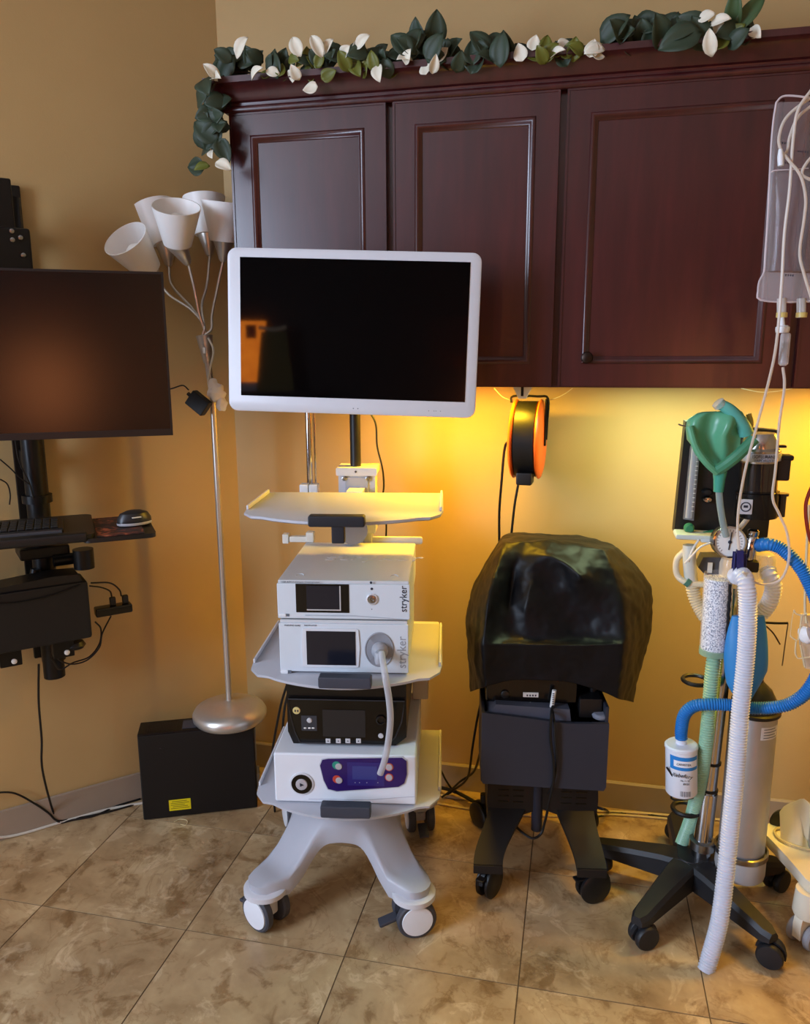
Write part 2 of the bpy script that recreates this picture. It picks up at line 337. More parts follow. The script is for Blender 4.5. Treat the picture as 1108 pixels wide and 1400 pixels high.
LM = {'d': [leaf_mesh('leaf', gd, .085, .060, .35, .25), leaf_mesh('leaf', gd, .07, .052, .6, -.2), leaf_mesh('leaf', gd, .062, .05, .2, .4)],
      'o': [leaf_mesh('leaf', go, .06, .042, .4, .25), leaf_mesh('leaf', go, .052, .04, .3, -.2)],
      'm': [leaf_mesh('leaf', gm, .09, .036, .5, .2)],
      'w': [leaf_mesh('petal', gw, .062, .044, .5, .3), leaf_mesh('petal', gw, .05, .045, .35, -.3), leaf_mesh('petal', gw, .07, .04, .7, .4)]}
def garland(label, stems, clusters):
    t = thing('garland', label, 'garland', W(*stems[0][0]))
    o0 = t.location.copy()
    for st in stems: MB().tube([W(*p)-o0 for p in st], .003, 6, 5).build('stem', stemm, t)
    for kind, px, py, Y, ang, sc in clusters:         # ang: where the leaf points in the picture plane, degrees (90 = up)
        a = math.radians(ang); d = V((math.cos(a), rnd.uniform(-.5, .3), math.sin(a))).normalized()
        n = V((rnd.uniform(-.45, .45), -1, rnd.uniform(-.1, .6))); n = (n-d*n.dot(d)).normalized(); x = d.cross(n)
        me = rnd.choice(LM[kind]); ob = mesh_obj(me.name.split('.')[0], me, None, t)
        L = .065*sc; c = W(px, py, Y)-o0-d*L*.5
        k = L/.065
        ob.matrix_local = Matrix.Translation(c) @ Matrix((x, d, n)).transposed().to_4x4() @ Matrix.Diagonal((k, k, k, 1))
    return t
def fill(cl, n, x0, y0, x1, y1, Y0, Y1, kind='d', sc=(.8, 1.15)):
    for _ in range(n):
        u = rnd.random(); px = x0+(x1-x0)*u; py = rnd.uniform(y0, y1)
        cl.append((kind, px, py, rnd.uniform(Y0, Y1), rnd.uniform(-20, 200), rnd.uniform(*sc)))
ga = []
fill(ga, 20, 300, 76, 352, 104, 2.21, 2.30, sc=(.6, 1.0)); fill(ga, 12, 372, 84, 425, 104, 2.21, 2.27, sc=(.5, .85)); fill(ga, 30, 430, 72, 545, 96, 2.20, 2.28, sc=(.5, .85)); fill(ga, 20, 552, 60, 628, 88, 2.20, 2.30, sc=(.65, 1.05)); fill(ga, 10, 390, 74, 545, 96, 2.2, 2.24, 'o', (.55, .85))
fill(ga, 24, 280, 126, 310, 208, 2.20, 2.26, sc=(.6, 1.05))
ga += [('d', 594, 46, 2.26, 85, 1.0), ('d', 577, 50, 2.27, 95, .9), ('d', 583, 64, 2.27, 160, .8), ('d', 620, 78, 2.25, 30, 1.0), ('d', 284, 124, 2.19, -60, 1.1), ('d', 289, 186, 2.2, -130, 1.2), ('d', 303, 178, 2.2, -80, .9), ('d', 268, 228, 2.2, 175, 1.0), ('d', 305, 205, 2.2, -70, 1.0)]
for px, py, a in ((290, 102, 150), (300, 112, -30), (333, 70, 60), (354, 105, 20), (407, 66, 110), (404, 98, 110), (398, 106, 260), (421, 119, 190), (435, 69, 130), (450, 68, 45), (497, 60, 40), (488, 62, 100), (520, 102, -85), (553, 85, 200), (560, 78, 60), (475, 69, 20), (580, 88, 100), (593, 88, 80), (604, 70, 40), (293, 212, -80), (306, 230, -40), (374, 101, 170)):
    ga.append(('w', px, py, rnd.uniform(2.185, 2.21), a+rnd.uniform(-12, 12), rnd.uniform(.62, .85)))
for px, py, a in ((420, 74, 85), (424, 103, -85), (387, 105, 200), (384, 92, 80), (479, 89, 190), (493, 75, 60), (489, 97, -60), (512, 83, 100), (451, 100, 20), (470, 84, 120), (366, 97, 60), (277, 232, 200)):
    ga.append(('o', px, py, rnd.uniform(2.19, 2.22), a, rnd.uniform(.7, .95)))
garland('leafy garland with white blossoms hanging over the left end of the cabinets', [[(310, 98, 2.28), (370, 100, 2.27), (450, 96, 2.27), (540, 90, 2.28), (625, 84, 2.28)], [(312, 100, 2.27), (296, 112, 2.21), (290, 130, 2.21), (296, 170, 2.23), (303, 215, 2.23)]], ga)
gb = []
fill(gb, 15, 645, 64, 700, 84, 2.20, 2.28, sc=(.6, 1)); fill(gb, 14, 705, 62, 800, 80, 2.20, 2.28, sc=(.5, .85)); fill(gb, 16, 828, 44, 866, 66, 2.21, 2.30, sc=(.7, 1.1)); fill(gb, 18, 870, 32, 918, 60, 2.21, 2.30, sc=(.7, 1.15)); fill(gb, 16, 922, 34, 962, 60, 2.21, 2.30, sc=(.7, 1.1)); fill(gb, 9, 968, 40, 1022, 58, 2.21, 2.28, sc=(.55, .9)); fill(gb, 5, 735, 62, 800, 76, 2.2, 2.24, 'o', (.55, .85))
gb += [('m', 1005, 21, 2.22, 90, 1.15), ('m', 1019, 26, 2.22, 50, 1.1), ('d', 646, 72, 2.2, 95, .9), ('d', 912, 36, 2.22, 60, 1.1), ('d', 938, 56, 2.2, 200, 1.2), ('d', 1012, 56, 2.2, 30, .9)]
for px, py, a in ((710, 68, 120), (731, 54, 85), (775, 60, 20), (763, 78, 0), (811, 62, 60), (822, 74, 0), (813, 74, 200), (973, 61, 90), (984, 34, 10), (967, 26, 20), (978, 36, 170), (1035, 46, -60), (1033, 40, 60)):
    gb.append(('w', px, py, rnd.uniform(2.19, 2.21), a+rnd.uniform(-12, 12), rnd.uniform(.62, .85)))
for px, py, a in ((745, 63, 80), (754, 72, 40), (786, 67, 85), (731, 76, 180), (990, 51, 60), (1009, 44, 30), (740, 74, 120)):
    gb.append(('o', px, py, rnd.uniform(2.19, 2.22), a, rnd.uniform(.75, 1)))
garland('leafy garland with large dark leaves above the knobbed cabinet', [[(642, 84, 2.28), (720, 78, 2.28), (820, 68, 2.28), (930, 60, 2.28), (1034, 54, 2.28)]], gb)
# ------------------------------------------------------------ common materials
blk = M('black_plastic', (17, 17, 19), .42, bump=.05, scale=400); blkm = M('black_metal', (14, 14, 15), .38, .3); dgrey = M('dark_grey_plastic', (60, 63, 72), .45); cblk = M('cable_black', (14, 13, 13), .5); cwht = M('cable_white', (206, 200, 186), .5)
nickel = M('brushed_nickel', (206, 200, 190), .32, .75, scale=80); chrome = M('chrome', (190, 190, 192), .12, 1); steel = M('steel', (150, 150, 150), .28, 1)
shade = M('frosted_shade', (246, 244, 240), .4, var=.02); bulbm = M('frosted_bulb', (238, 234, 226), .4)
ivory = M('ivory_plastic', (222, 218, 206), .5); wplast = M('white_plastic', (226, 229, 232), .38, var=.02)

# ------------------------------------------------------------ computer tower lying on the floor by the angled wall
p0 = G(196, 1123); pa = math.radians(24); PCW, PCH, PCD = .385, .317, .1
pc = thing('computer_tower', 'black slim computer tower with a yellow sticker, under the floor lamp', 'computer', (p0.x, p0.y, 0), pa)
MB().box((0, .006, 0), (PCW, PCD, PCH), .004).build('case', blkm, pc)
MB().box((.003, 0, .004), (PCW-.003, .0065, PCH-.004), .003).build('side_cover', M('black_satin', (11, 11, 12), .5), pc)
for i in range(18): MB().box((.03+i*.0055, .02, PCH), (.0328+i*.0055, PCD-.02, PCH+.0012)).build('vent_slat', blk, pc)
MB().box((.145, .02, PCH), (.19, PCD-.02, PCH+.0015)).build('vent_plate', dgrey, pc)
st = MB().box((.088, -.0008, .028), (.16, .0001, .068)).build('sticker', M('yellow_sticker', (226, 206, 20), .5), pc); tag(st, 'yellow warning sticker')
blkink = M('black_ink', (20, 20, 20), .7)
for k, (a, b) in enumerate(((.098, .148), (.094, .155), (.094, .14), (.1, .15), (.094, .155))): MB().box((a, -.0012, .061-k*.0065), (b, -.0008, .0625-k*.0065)).build('print_line', blkink, st)
MB().box((.07, -.0006, .262), (.075, .0002, .264)).build('badge', dgrey, pc)
tb = MB(); tb.box((PCW, .02, .06), (PCW+.012, PCD-.02, .12), .002).box((PCW, .025, .17), (PCW+.004, PCD-.025, .29)); tb.build('rear_ports', steel, pc)

# ------------------------------------------------------------ floor lamp standing on the tower
LB = V((-1.15, 2.335, PCH+.0015))
lamp = thing('floor_lamp', 'five-headed silver floor lamp with white cone shades in the corner', 'lamp', LB)
MB().lathe([(.0, 0), (.118, 0), (.126, .010), (.127, .024), (.118, .040), (.095, .052), (.06, .060), (.02, .064), (.012, .07), (0, .07)], 48).build('base', nickel, lamp)
ptop = W(291, 545, 2.335)-LB; hubp = W(281, 470, 2.34)-LB
MB().cyl((0, 0, .06), ptop, .0105, .0105, 20).cyl(ptop, hubp, .0105).build('pole', nickel, lamp)
hax = (hubp-ptop).normalized()
MB().lathe([(.014, -.03), (.018, 0), (.026, .05), (.027, .055), (.02, .057)], 28, hubp-hax*.03, hax).build('hub', nickel, lamp)
MB().box(hubp+V((.004, -.03, -.03)), hubp+V((.014, -.024, -.012)), .002).build('switch', white, lamp)
htop = hubp+hax*.025
def lamp_head(top, bot, Yt, Yb, cup, Yc, mids, r=(.072, .042)):
    a, b, c = W(*bot, Yb)-LB, W(*top, Yt)-LB, W(*cup, Yc)-LB; ax = (b-a).normalized(); h = (b-a).length
    sh = MB().lathe([(r[1]*.5, -.001), (r[1], 0), (r[1]+(r[0]-r[1])*.5, h*.5), (r[0], h), (r[0]-.003, h), (r[1]-.004+(r[0]-r[1])*.5, h*.5), (r[1]-.005, .006), (.0, .006)], 40, a, ax).build('shade', shade, lamp)
    MB().lathe([(.012, .006), (.014, .02), (.028, .045), (.031, .062), (.026, .082), (.012, .092), (0, .094)], 24, a, ax).build('bulb', bulbm, sh)
    cx = (c-a); MB().lathe([(r[1]*.82, .004), (r[1]*.8, 0), (r[1]*.55, -cx.length*.45), (.013, -cx.length*.9), (.008, -cx.length)], 28, a, -cx.normalized()).build('socket_cup', nickel, lamp)
    MB().tube([c]+[W(*m)-LB for m in mids]+[htop+V((rnd.uniform(-.008, .008), rnd.uniform(-.008, .008), 0)), hubp], .0042, 8, 8).build('stem', nickel, lamp)
lamp_head((171, 326), (203, 368), 2.24, 2.33, (218, 386), 2.37, [(232, 404, 2.37), (262, 424, 2.36), (279, 445, 2.34)])
lamp_head((209, 282), (227, 334), 2.44, 2.43, (231, 364), 2.42, [(235, 390, 2.40), (262, 420, 2.37), (279, 445, 2.34)])
lamp_head((241, 282), (243, 334), 2.25, 2.30, (258, 362), 2.32, [(266, 395, 2.32), (273, 430, 2.33)])
lamp_head((279, 270), (284, 321), 2.47, 2.46, (287, 350), 2.45, [(283, 390, 2.42), (276, 420, 2.37)], (.068, .04))
lamp_head((307, 276), (306, 330), 2.395, 2.41, (305, 358), 2.41, [(297, 395, 2.4), (290, 430, 2.37), (289, 450, 2.35)])
cl = MB().ball(W(296, 537, 2.31), .028, (1, .8, 1.1), 20, 14).ball(W(303, 552, 2.31), .02, (.9, .7, 1.2), 16, 12).ball(W(291, 527, 2.31), .02, (.8, .8, 1), 16, 12)
for v in cl.bm.verts: v.co += V(noise.noise_vector(v.co*60))*.007
tag(cl.build('cloth_wad', M('white_tissue', (246, 242, 236), .9, bump=.4, scale=60)), 'crumpled white tissue wad tied round the lamp pole', 'tissue')
ad = thing('power_adapter', 'black power adapter brick hanging beside the lamp pole', 'adapter', W(272, 551, 2.29))
am = Matrix.Rotation(math.radians(-33), 4, 'Y'); MB().box((-.034, -.016, -.026), (.034, .016, .026), .004, mat=Matrix.Rotation(math.radians(38), 4, 'Y')).build('brick', blk, ad); MB().cyl((-.022, 0, .018), (-.036, 0, .03), .006).build('strain_relief', cblk, ad)
cable('adapter_cord', [W(258, 533, 2.29), W(250, 527, 2.3), W(236, 531, 2.3), W(220, 535, 2.3)], .0022, cblk, 'thin black cord from the adapter brick to the wall monitor')
cable('lamp_cord', [W(285, 462, 2.31), W(292, 480, 2.305), W(287, 505, 2.305), W(285, 525, 2.305), W(292, 540, 2.32)], .0035, cwht, 'grey lamp cord looped at the top of the lamp pole')

# ------------------------------------------------------------ wall workstation on the angled wall
SF = Frame((-1.69, -1.69-KX), 45)
ws = thing('wall_mount', 'black wall mount pole with brackets on the angled wall', 'wall mount', SF.o, SF.a)
def sx(px, py, yl): return SF.y(px, py, yl)
a, b = sx(42, 590, -.1), sx(42, 800, -.1)
xm = a.x
MB().box((xm-.045, -.02, .60), (xm+.045, -.002, 2.05), .004).build('wall_track', blkm, ws)
MB().cyl((xm, -.1, .56), (xm, -.1, 2.0), .032).build('pole', blkm, ws)
for z in (.72, 1.25, 1.9): MB().box((xm-.03, -.1, z-.03), (xm+.03, -.018, z+.03), .004).build('standoff', blkm, ws)
MB().cyl((xm, -.1, sx(42, 682, -.1).z-.012), (xm, -.1, sx(42, 682, -.1).z+.012), .043).build('collar', blkm, ws)
zt = sx(20, 318, -.2).z; br = MB().box((xm-.09, -.30, 1.62), (sx(36, 340, -.2).x, -.16, zt), .006); br.box((xm-.05, -.2, zt), (xm-.0, -.15, zt+.14), .004).box((xm-.05, -.16, 1.7), (xm+.05, -.09, 1.78)); br.build('monitor_bracket', blkm, ws)
for px, py in ((16, 316), (17, 328), (28, 325), (32, 349)): p = sx(px, py, -.302); MB().lathe([(.006, 0), (.006, .004), (.003, .005)], 12, p, (0, -1, 0)).build('bolt', steel, ws)
p = sx(88, 752, -.2); MB().box((xm-.07, -.16, 1.0-.04), (xm+.07, -.04, 1.0-.005), .006).cyl((xm+.1, -.2, .925), (xm+.1, -.2, .985), .03).cyl((xm-.03, -.15, .93), (xm-.045, -.15, .87), .014).cyl((xm+.02, -.16, .95), (xm+.075, -.16, .95), .018).build('tray_clamp', blkm, ws)
MB().cyl((xm, -.12, sx(55, 905, -.12).z), (xm, -.12, sx(55, 880, -.12).z+.02), .035).build('pole_foot', blkm, ws)
# monitor
mc = EYE + ray(120, 482)*2.02; mr = math.radians(30)
MF = Frame((mc.x, mc.y), 30)
tl, brr = MF.y(225, 375, 0), MF.y(237, 595, 0)
mx1 = brr.x; mx0 = mx1-.70; z0, z1 = brr.z, MF.y(110, 369, 0).z
mo = thing('wall_monitor', 'large black monitor with matte screen on the angled wall', 'monitor', (mc.x, mc.y, 0), mr)
MB().box((mx0, .001, z0), (mx1, .02, z1), .003).build('rear_shell', blk, mo); MB().box((mx0+.15, .02, z0+.08), (mx1-.15, .05, z1-.08), .01).build('rear_bulge', blk, mo)
bz = .006; zc = z0+.018
MB().box((mx0, -.002, z0), (mx1, .002, zc), .001).build('chin', M('bezel_black', (24, 23, 24), .35), mo)
fb = MB().box((mx0, -.002, zc), (mx0+bz, .002, z1)).box((mx1-bz, -.002, zc), (mx1, .002, z1)).box((mx0+bz, -.002, z1-bz), (mx1-bz, .002, z1)); fb.build('bezel', MATS['bezel_black'], mo)
MB().box((mx0+bz, -.001, zc), (mx1-bz, .001, z1-bz)).build('screen', M('matte_screen', (8, 8, 10), .2, var=.02, spec=.6), mo)
MB().box((mx0+.3, .05, (z0+z1)/2-.05), (mx0+.4, .12, (z0+z1)/2+.05), .004).build('mount_plate', blkm, mo)
# keyboard tray
tp = EYE + ray(60, 738)*2.05; TF = Frame((tp.x, tp.y), 36); tz = tp.z
kt = thing('keyboard_tray', 'black keyboard tray with a side mouse platform on the wall mount', 'tray', (tp.x, tp.y, tz), TF.a)
e1 = TF.y(131, 742, .0).x; e2 = TF.y(213, 737, .03).x
yb = TF.z(124, 691, tz+.01).y; yb = min(max(yb, .18), .30)
MB().prism(rrect(e1-.62, 0, e1, yb, .025), -.016, .004, plane='xy').build('tray_board', blk, kt)
MB().box((e1-.62, -.008, -.014), (e1-.02, .03, .010), .007).build('palm_rest', blk, kt)
ym = TF.z(205, 697, tz-.008).y; ym = min(max(ym, .15), .28)
MB().prism(rrect(e1-.03, -.004, e2, ym, .02), -.02, -.008, plane='xy').build('mouse_platform', blk, kt)
_, nt, b_, mp, cr = ramp_mat('mouse_mat_print', [(.4, (24, 22, 24)), (.52, (64, 34, 28)), (.62, (150, 72, 48)), (.8, (176, 120, 90))], 26, .6, dist=1.5)
mm = tag(MB().box((e1+.004, .008, tz-.0075+0), (e2-.03, ym-.012, tz-.0055)).build('mouse_mat', MATS['mouse_mat_print'], None, (tp.x, tp.y, 0)), 'dark mouse mat with reddish printed picture on the tray', 'mouse mat'); mm.rotation_euler.z = TF.a
kb = thing('keyboard', 'black keyboard at the left edge on the wall tray', 'keyboard', (tp.x, tp.y, tz+.004), TF.a)
kx1 = TF.y(86, 712, .06).x; MB().box((kx1-.45, .045, 0), (kx1, .045+.15, .014), .004).build('keyboard_body', blk, kb)
MB().box((kx1-.45, .04, .0), (kx1-.004, .045, .010), .001).build('front_edge', M('keyboard_edge', (70, 70, 74), .4), kb)
km = None
for r in range(5):
    for c in range(21):
        if km is None: km = MB().box((-.009, -.010, 0), (.009, .010, .006), .002, 1).build('key', M('key_black', (22, 22, 24), .5), kb); k = km
        else: k = km.copy(); COL.objects.link(k); k.parent = kb
        k.location = (kx1-.022-c*.0205, .066+r*.0265, .0135)
ms = thing('computer_mouse', 'dark grey computer mouse on the printed mouse mat', 'mouse', TF.w(TF.z(184, 715, tz)), TF.a+.25); ms.location.z = tz-.0055
mb = MB(); mb.lathe([(.0, 0), (.030, 0), (.034, .008), (.033, .022), (.027, .036), (.014, .043), (0, .044)], 28, sx=1.45, sy=.95); mb.build('mouse_shell', M('mouse_grey', (34, 34, 37), .38), ms)
MB().lathe([(.0, .001), (.0345, .004), (.0352, .008), (.034, .011), (0, .011)], 28, sx=1.42, sy=.97).build('silver_skirt', M('mouse_silver', (170, 170, 176), .35), ms)
MB().box((-.016, -.0335, .026), (.010, -.029, .0285)).build('mouse_logo', white, ms)
# computer holder under the tray
h0 = SF.y(127, 872, -.26); h1 = SF.y(124, 794, -.26)
ch = thing('computer_holder', 'black computer cradle hung on the wall mount below the tray', 'holder', SF.w((0, 0, 0)), SF.a)
hz0, hz1 = h0.z, h1.z
MB().box((h1.x-.55, -.26, hz0), (h0.x, -.145, hz1), .008).build('cradle', M('cradle_black', (13, 12, 12), .55), ch)
hp = MB().prism([(h1.x-.30, hz1-.02), (h1.x-.02, hz1-.004), (h1.x-.03, hz1+.022), (h1.x-.1, hz1+.026), (h1.x-.28, hz1+.012)], -.25, -.16); hp.build('top_handle', blk, ch)
MB().tube([(h1.x-.30, -.262, hz1-.012), (h1.x-.22, -.263, hz1-.03), (h1.x-.12, -.263, hz1-.026), (h1.x-.03, -.262, hz1-.006)], .0022).build('seam', blkm, ch)
for px in (14, 86):
    q = SF.y(px, 900 if px < 50 else 888, -.2); MB().box((q.x-.03, -.22, q.z-.02), (q.x+.03, -.17, hz0+.01), .003).build('bracket_foot', blkm, ch); MB().lathe([(.008, 0), (.008, .004), (.004, .006)], 14, (q.x+.008, -.22, q.z-.004), (0, -1, 0)).build('screw', white, ch)
q = SF.y(103, 882, -.2); MB().lathe([(.0, -.012), (.02, -.01), (.026, 0), (.02, .012)], 20, q, sx=1.2).build('knob', blk, ch)
hb = thing('usb_hub', 'small black usb hub with two plugs beside the cradle', 'hub', SF.w(SF.y(155, 833, -.2)), SF.a)
MB().box((-.055, -.02, -.014), (.055, .02, .014), .005).build('hub_body', M('glossy_black', (12, 12, 13), .12), hb)
for x in (0, .038): MB().box((x-.009, -.008, .014), (x+.009, .008, .040), .003).build('plug', blk, hb)
hw = lambda pts, yl=-.2: [SF.w(SF.y(x, y, yl)) for x, y in pts]
cable('hub_cable', hw([(124, 797), (150, 797), (163, 806), (166, 815)]), .0025, cblk, 'black cable arching from the cradle to the far hub plug')
cable('hub_cable', hw([(122, 801), (138, 803), (150, 808), (153, 816)]), .0025, cblk, 'black cable arching from the cradle to the near hub plug')
cable('looped_cable', hw([(152, 842), (140, 866), (136, 885), (120, 902), (100, 908), (84, 904), (76, 896)]), .0025, cblk, 'black cable looping low beneath the computer cradle, outer loop')
cable('looped_cable', hw([(130, 850), (138, 860), (136, 880), (122, 898), (100, 906), (82, 915), (70, 900)], -.19), .0025, cblk, 'black cable looping beneath the computer cradle, inner loop')
for pts, lb in (([(0, 628), (14, 640), (26, 652), (40, 662)], 'upper thin black cable beside the wall mount pole'), ([(0, 655), (10, 662), (14, 676), (13, 690)], 'lower thin black cable beside the wall mount pole'), ([(20, 596), (26, 630), (40, 660), (46, 682)], 'thin black cable running down the wall mount pole')): cable('thin_cable', hw(pts, -.14), .002, cblk, lb)
def inroom(p, m=.02):                               # keep a point on the room side of the angled wall
    e = (KX+m*1.414)-(p.x-p.y)
    return p+V((e/2, -e/2, 0)) if e > 0 else p
def onfloor(pts, z=.004): return [inroom(G(x, y, z)) for x, y in pts]
cable('hanging_cable', hw([(53, 908), (53, 960), (57, 1010), (58, 1052)], -.12)+[inroom(G(66, 1090, .06)), inroom(G(78, 1116, .006))]+onfloor([(100, 1121), (130, 1115), (160, 1102), (192, 1092)]), .0035, cblk, 'black cable hanging from the wall mount down to the floor')
cable('floor_cable', [inroom(p) for p in (G(-30, 1050, .18), G(10, 1060, .16), G(40, 1075, .1), G(62, 1098, .05), G(76, 1114, .014))]+onfloor([(100, 1117), (140, 1112), (170, 1104), (194, 1097)]), .0032, cblk, 'black cable entering from the left edge to the floor')
cable('white_floor_cable', [inroom(G(-30, 1095, .03)), inroom(G(0, 1108, .01))]+onfloor([(30, 1120), (60, 1125), (100, 1119), (150, 1106), (195, 1098)]), .0045, cwht, 'white cable lying along the angled wall on the floor')
# ------------------------------------------------------------ endoscopy tower
AF = Frame((-.635, 2.05), 9.5); A = AF.y
cart_grey = M('cart_grey', (176, 178, 186), .42, var=.02); cart_lt = M('cart_light', (206, 207, 212), .4, var=.02); rub = M('grey_rubber', (66, 68, 76), .55); dslate = M('slate_handle', (58, 62, 74), .5); hubw = M('hub_white', (228, 232, 238), .35)
cart = thing('equipment_cart', 'grey rolling equipment cart with three shelves and large white-capped casters', 'cart', AF.o, AF.a)
LEGX, LEGY = .206, .232
# base: one X-shaped moulding that drops from the middle to the four casters
th0 = math.atan2(LEGY, LEGX); NT = 144; NR = 18; RE = math.hypot(LEGX, LEGY)+.045
def Rb(t):
    best = 0
    for la in (th0, PI-th0, PI+th0, -th0):
        d = abs((t-la+PI) % (2*PI)-PI)
        if d < PI/2:
            r = .055/max(math.sin(d), 1e-4); cap = RE-.055*(1-math.sqrt(max(0, 1-min(1, (d*RE/.055))**2))) if d*RE < .055 else RE-.055
            best = max(best, min(r, cap))
    return (min(best, RE)**5+(.165 if math.sin(t) < 0 else .14)**5)**.2
def zb(r): s = min(1, max(0, (r-.10)/(.27-.10))); return .318-.165*(s*s*(3-2*s)*.45+s*.55)
mb = MB(); top = []; bot = []
for k in range(1, NR+1):
    rt = []; rb = []
    for i in range(NT):
        t = 2*PI*i/NT; R = Rb(t); r = R*k/NR; z = zb(r); ed = .008*max(0, (k-NR+2)/2)**2
        rt.append(V((r*math.cos(t), r*math.sin(t), z-ed))); rb.append(V((r*.985*math.cos(t), r*.985*math.sin(t), z-.034-.02*min(1, r/.25))))
    top.append(rt); bot.append(rb)
mb.rings(top[::1]+bot[::-1]); mb.build('base', cart_grey, cart, ang=50)
def big_caster(x, y, rot):
    c = MB().lathe([(.0, .098), (.052, .098), (.060, .104), (.060, .118), (.052, .122), (0, .122)], 36, (0, 0, 0)).cyl((.0, 0, .055), (0, 0, .1), .02, .026); c.box((-.018, -.02, .04), (.018, .03, .1), .006)
    o = c.build('caster', cart_lt, cart, (x, y, 0)); o.rotation_euler.z = rot
    for s in (-1, 1):
        w = MB().lathe([(.0, -.012), (.050, -.012), (.0545, -.008), (.0545, .008), (.050, .012), (0, .012)], 40, (s*.031, .0, .0545), (1, 0, 0)).build('wheel', rub, o)
        MB().lathe([(.0, 0), (.043, 0), (.0425, .003), (.03, .0045), (0, .005)], 36, (s*.043, .0, .0545), (s, 0, 0)).build('wheel_cap', hubw, o)
    MB().box((-.016, -.085, .055), (.016, -.03, .066), .004, mat=Matrix.Rotation(.3, 4, 'X')).build('brake_pedal', dgrey, o)
big_caster(-LEGX, -LEGY, PI+.95); big_caster(LEGX, -LEGY, -PI/2+.28); big_caster(LEGX, LEGY, .2); big_caster(-LEGX, LEGY, .4)
# shelves
SHX = .02
def shelf(z, y1, handle, drop=False):
    out = []; w = .258
    fx = [(-w, y1), (-w-.002, -.12), (-w+.004, -.175), (-w+.03, -.215)] + [(-w+.06+(2*w-.12)*k/14, -.222-.064*math.sin(PI*(k+.0)/14)**.8) for k in range(15)] + [(w-.03, -.215), (w-.004, -.175), (w+.002, -.12), (w, y1)]
    n = len(fx)
    mb = MB(); rg = [[V((SHX+a*s, b*s2, z+dz)) for a, b in fx] for s, s2, dz in ((.985, .985, -.010), (1, 1, -.007), (1, 1, -.001), (.992, .992, 0))]
    mb.rings(rg); o = mb.build('shelf', cart_grey, cart, ang=40)
    for s in (-1, 1): MB().box((SHX+s*(w-.004)-.003, -.14, z), (SHX+s*(w-.004)+.003, y1-.02, z+.012), .002).build('shelf_lip', cart_lt, o)
    (hx0, hy0), (hx1, hy1) = handle
    a, b = A(hx0, hy0, -.30), A(hx1, hy1, -.30)
    hd = MB().box((a.x, -.306, b.z), (b.x, -.272, a.z), .005)
    if drop: c, d = A(454, 722, -.29), A(472, 742, -.29); hd.box((c.x, -.302, d.z), (d.x, -.276, b.z+.003), .003)
    hd.build('handle', M('handle_black', (26, 30, 38), .5) if drop else dslate, o)
    return o
shelf(.735, .20, ((435, 925), (508, 942)))
shelf(.366, .22, ((438, 1101), (507, 1119)))
shelf(1.163, .13, ((421, 705), (499, 721)), True)
# rear column, housing and poles
MB().box((-.04, .225, .25), (.06, .275, 1.10), .012).build('column', cart_grey, cart)
ha, hb2 = A(459, 641, .2), A(515, 641, .2); hcx = (ha.x+hb2.x)/2; hw2 = (hb2.x-ha.x)/2
hs = MB().prism(rrect(hcx-hw2+.006, 1.02, hcx+hw2-.006, ha.z-.02, .006), .215, .30).build('lift_housing', M('housing_grey', (196, 198, 206), .4), cart)
MB().prism(rrect(hcx-hw2, ha.z-.022, hcx+hw2, ha.z+.002, .004), .205, .31).build('housing_cap', cart_lt, hs)
MB().box((hcx-.035, .209, 1.06), (hcx+.035, .216, ha.z-.028), .002).build('housing_plate', M('housing_plate', (168, 170, 180), .45), hs)
for px, py in ((471, 654), (503, 654)): p = A(px, py, .209); MB().lathe([(.0075, 0), (.0075, .003), (.004, .004), (.004, .002)], 18, p, (0, -1, 0)).build('bolt', steel, hs)
p = A(486.5, 645, .204); MB().lathe([(.0035, 0), (.0035, .001)], 12, p, (0, -1, 0)).build('screw', dgrey, hs)
MB().prism([(hcx-.032, 1.13), (hcx+.02, 1.13), (hcx+.026, 1.165), (hcx-.022, 1.165)], .13, .21).build('shelf_support', cart_lt, cart)
pp = A(486, 600, .25); MB().cyl((pp.x, .25, ha.z), (pp.x, .25, 1.60), .0165).build('monitor_pole', blk, cart)
MB().box((pp.x-.04, .09, 1.56), (pp.x+.04, .27, 1.64), .006).build('monitor_mount', blk, cart)
ip = A(423, 620, .25); MB().cyl((ip.x, .25, 1.10), (ip.x, .25, 1.75), .0095).cyl((ip.x+.016, .262, 1.16), (ip.x+.016, .262, 1.5), .003).build('drip_pole', chrome, cart)
c1, c2 = A(411, 661, .25), A(436, 673, .25); MB().box((c1.x, .228, c2.z), ((c1.x+c2.x)/2-.001, .268, c1.z), .004).box(((c1.x+c2.x)/2+.001, .228, c2.z), (c2.x, .268, c1.z), .004).build('pole_clamp', wplast, cart)
r0, r1 = A(388, 730, .24), A(578, 738, .24)
MB().prism(rrect(-.02, r1.z-.013, r1.x, r1.z+.009, .007), .232, .245).build('side_rail', cart_lt, cart)
MB().box((r0.x, .215, r0.z-.026), (r0.x+.02, .245, r0.z+.004), .003).box((r0.x+.021, .218, r0.z-.022), (r0.x+.09, .242, r0.z-.003), .004).box((r0.x+.075, .21, r0.z-.02), (r0.x+.1, .24, r0.z+.012), .004).build('rail_clamp', ivory, cart)
MB().lathe([(.0, 0), (.04, 0), (.046, .012), (.046, .03), (0, .03)], 30, (hcx-.01, .20, 1.04), (0, -1, 0)).build('pivot', M('pivot_grey', (120, 120, 128), .4), cart)
MB().box((.188, .12, .516), (.236, .22, .665), .004).build('power_box', M('beige_box', (196, 190, 176), .5), cart)
MB().box((.165, .23, .60), (.27, .27, .72), .008).build('hose_bracket', cart_lt, cart)

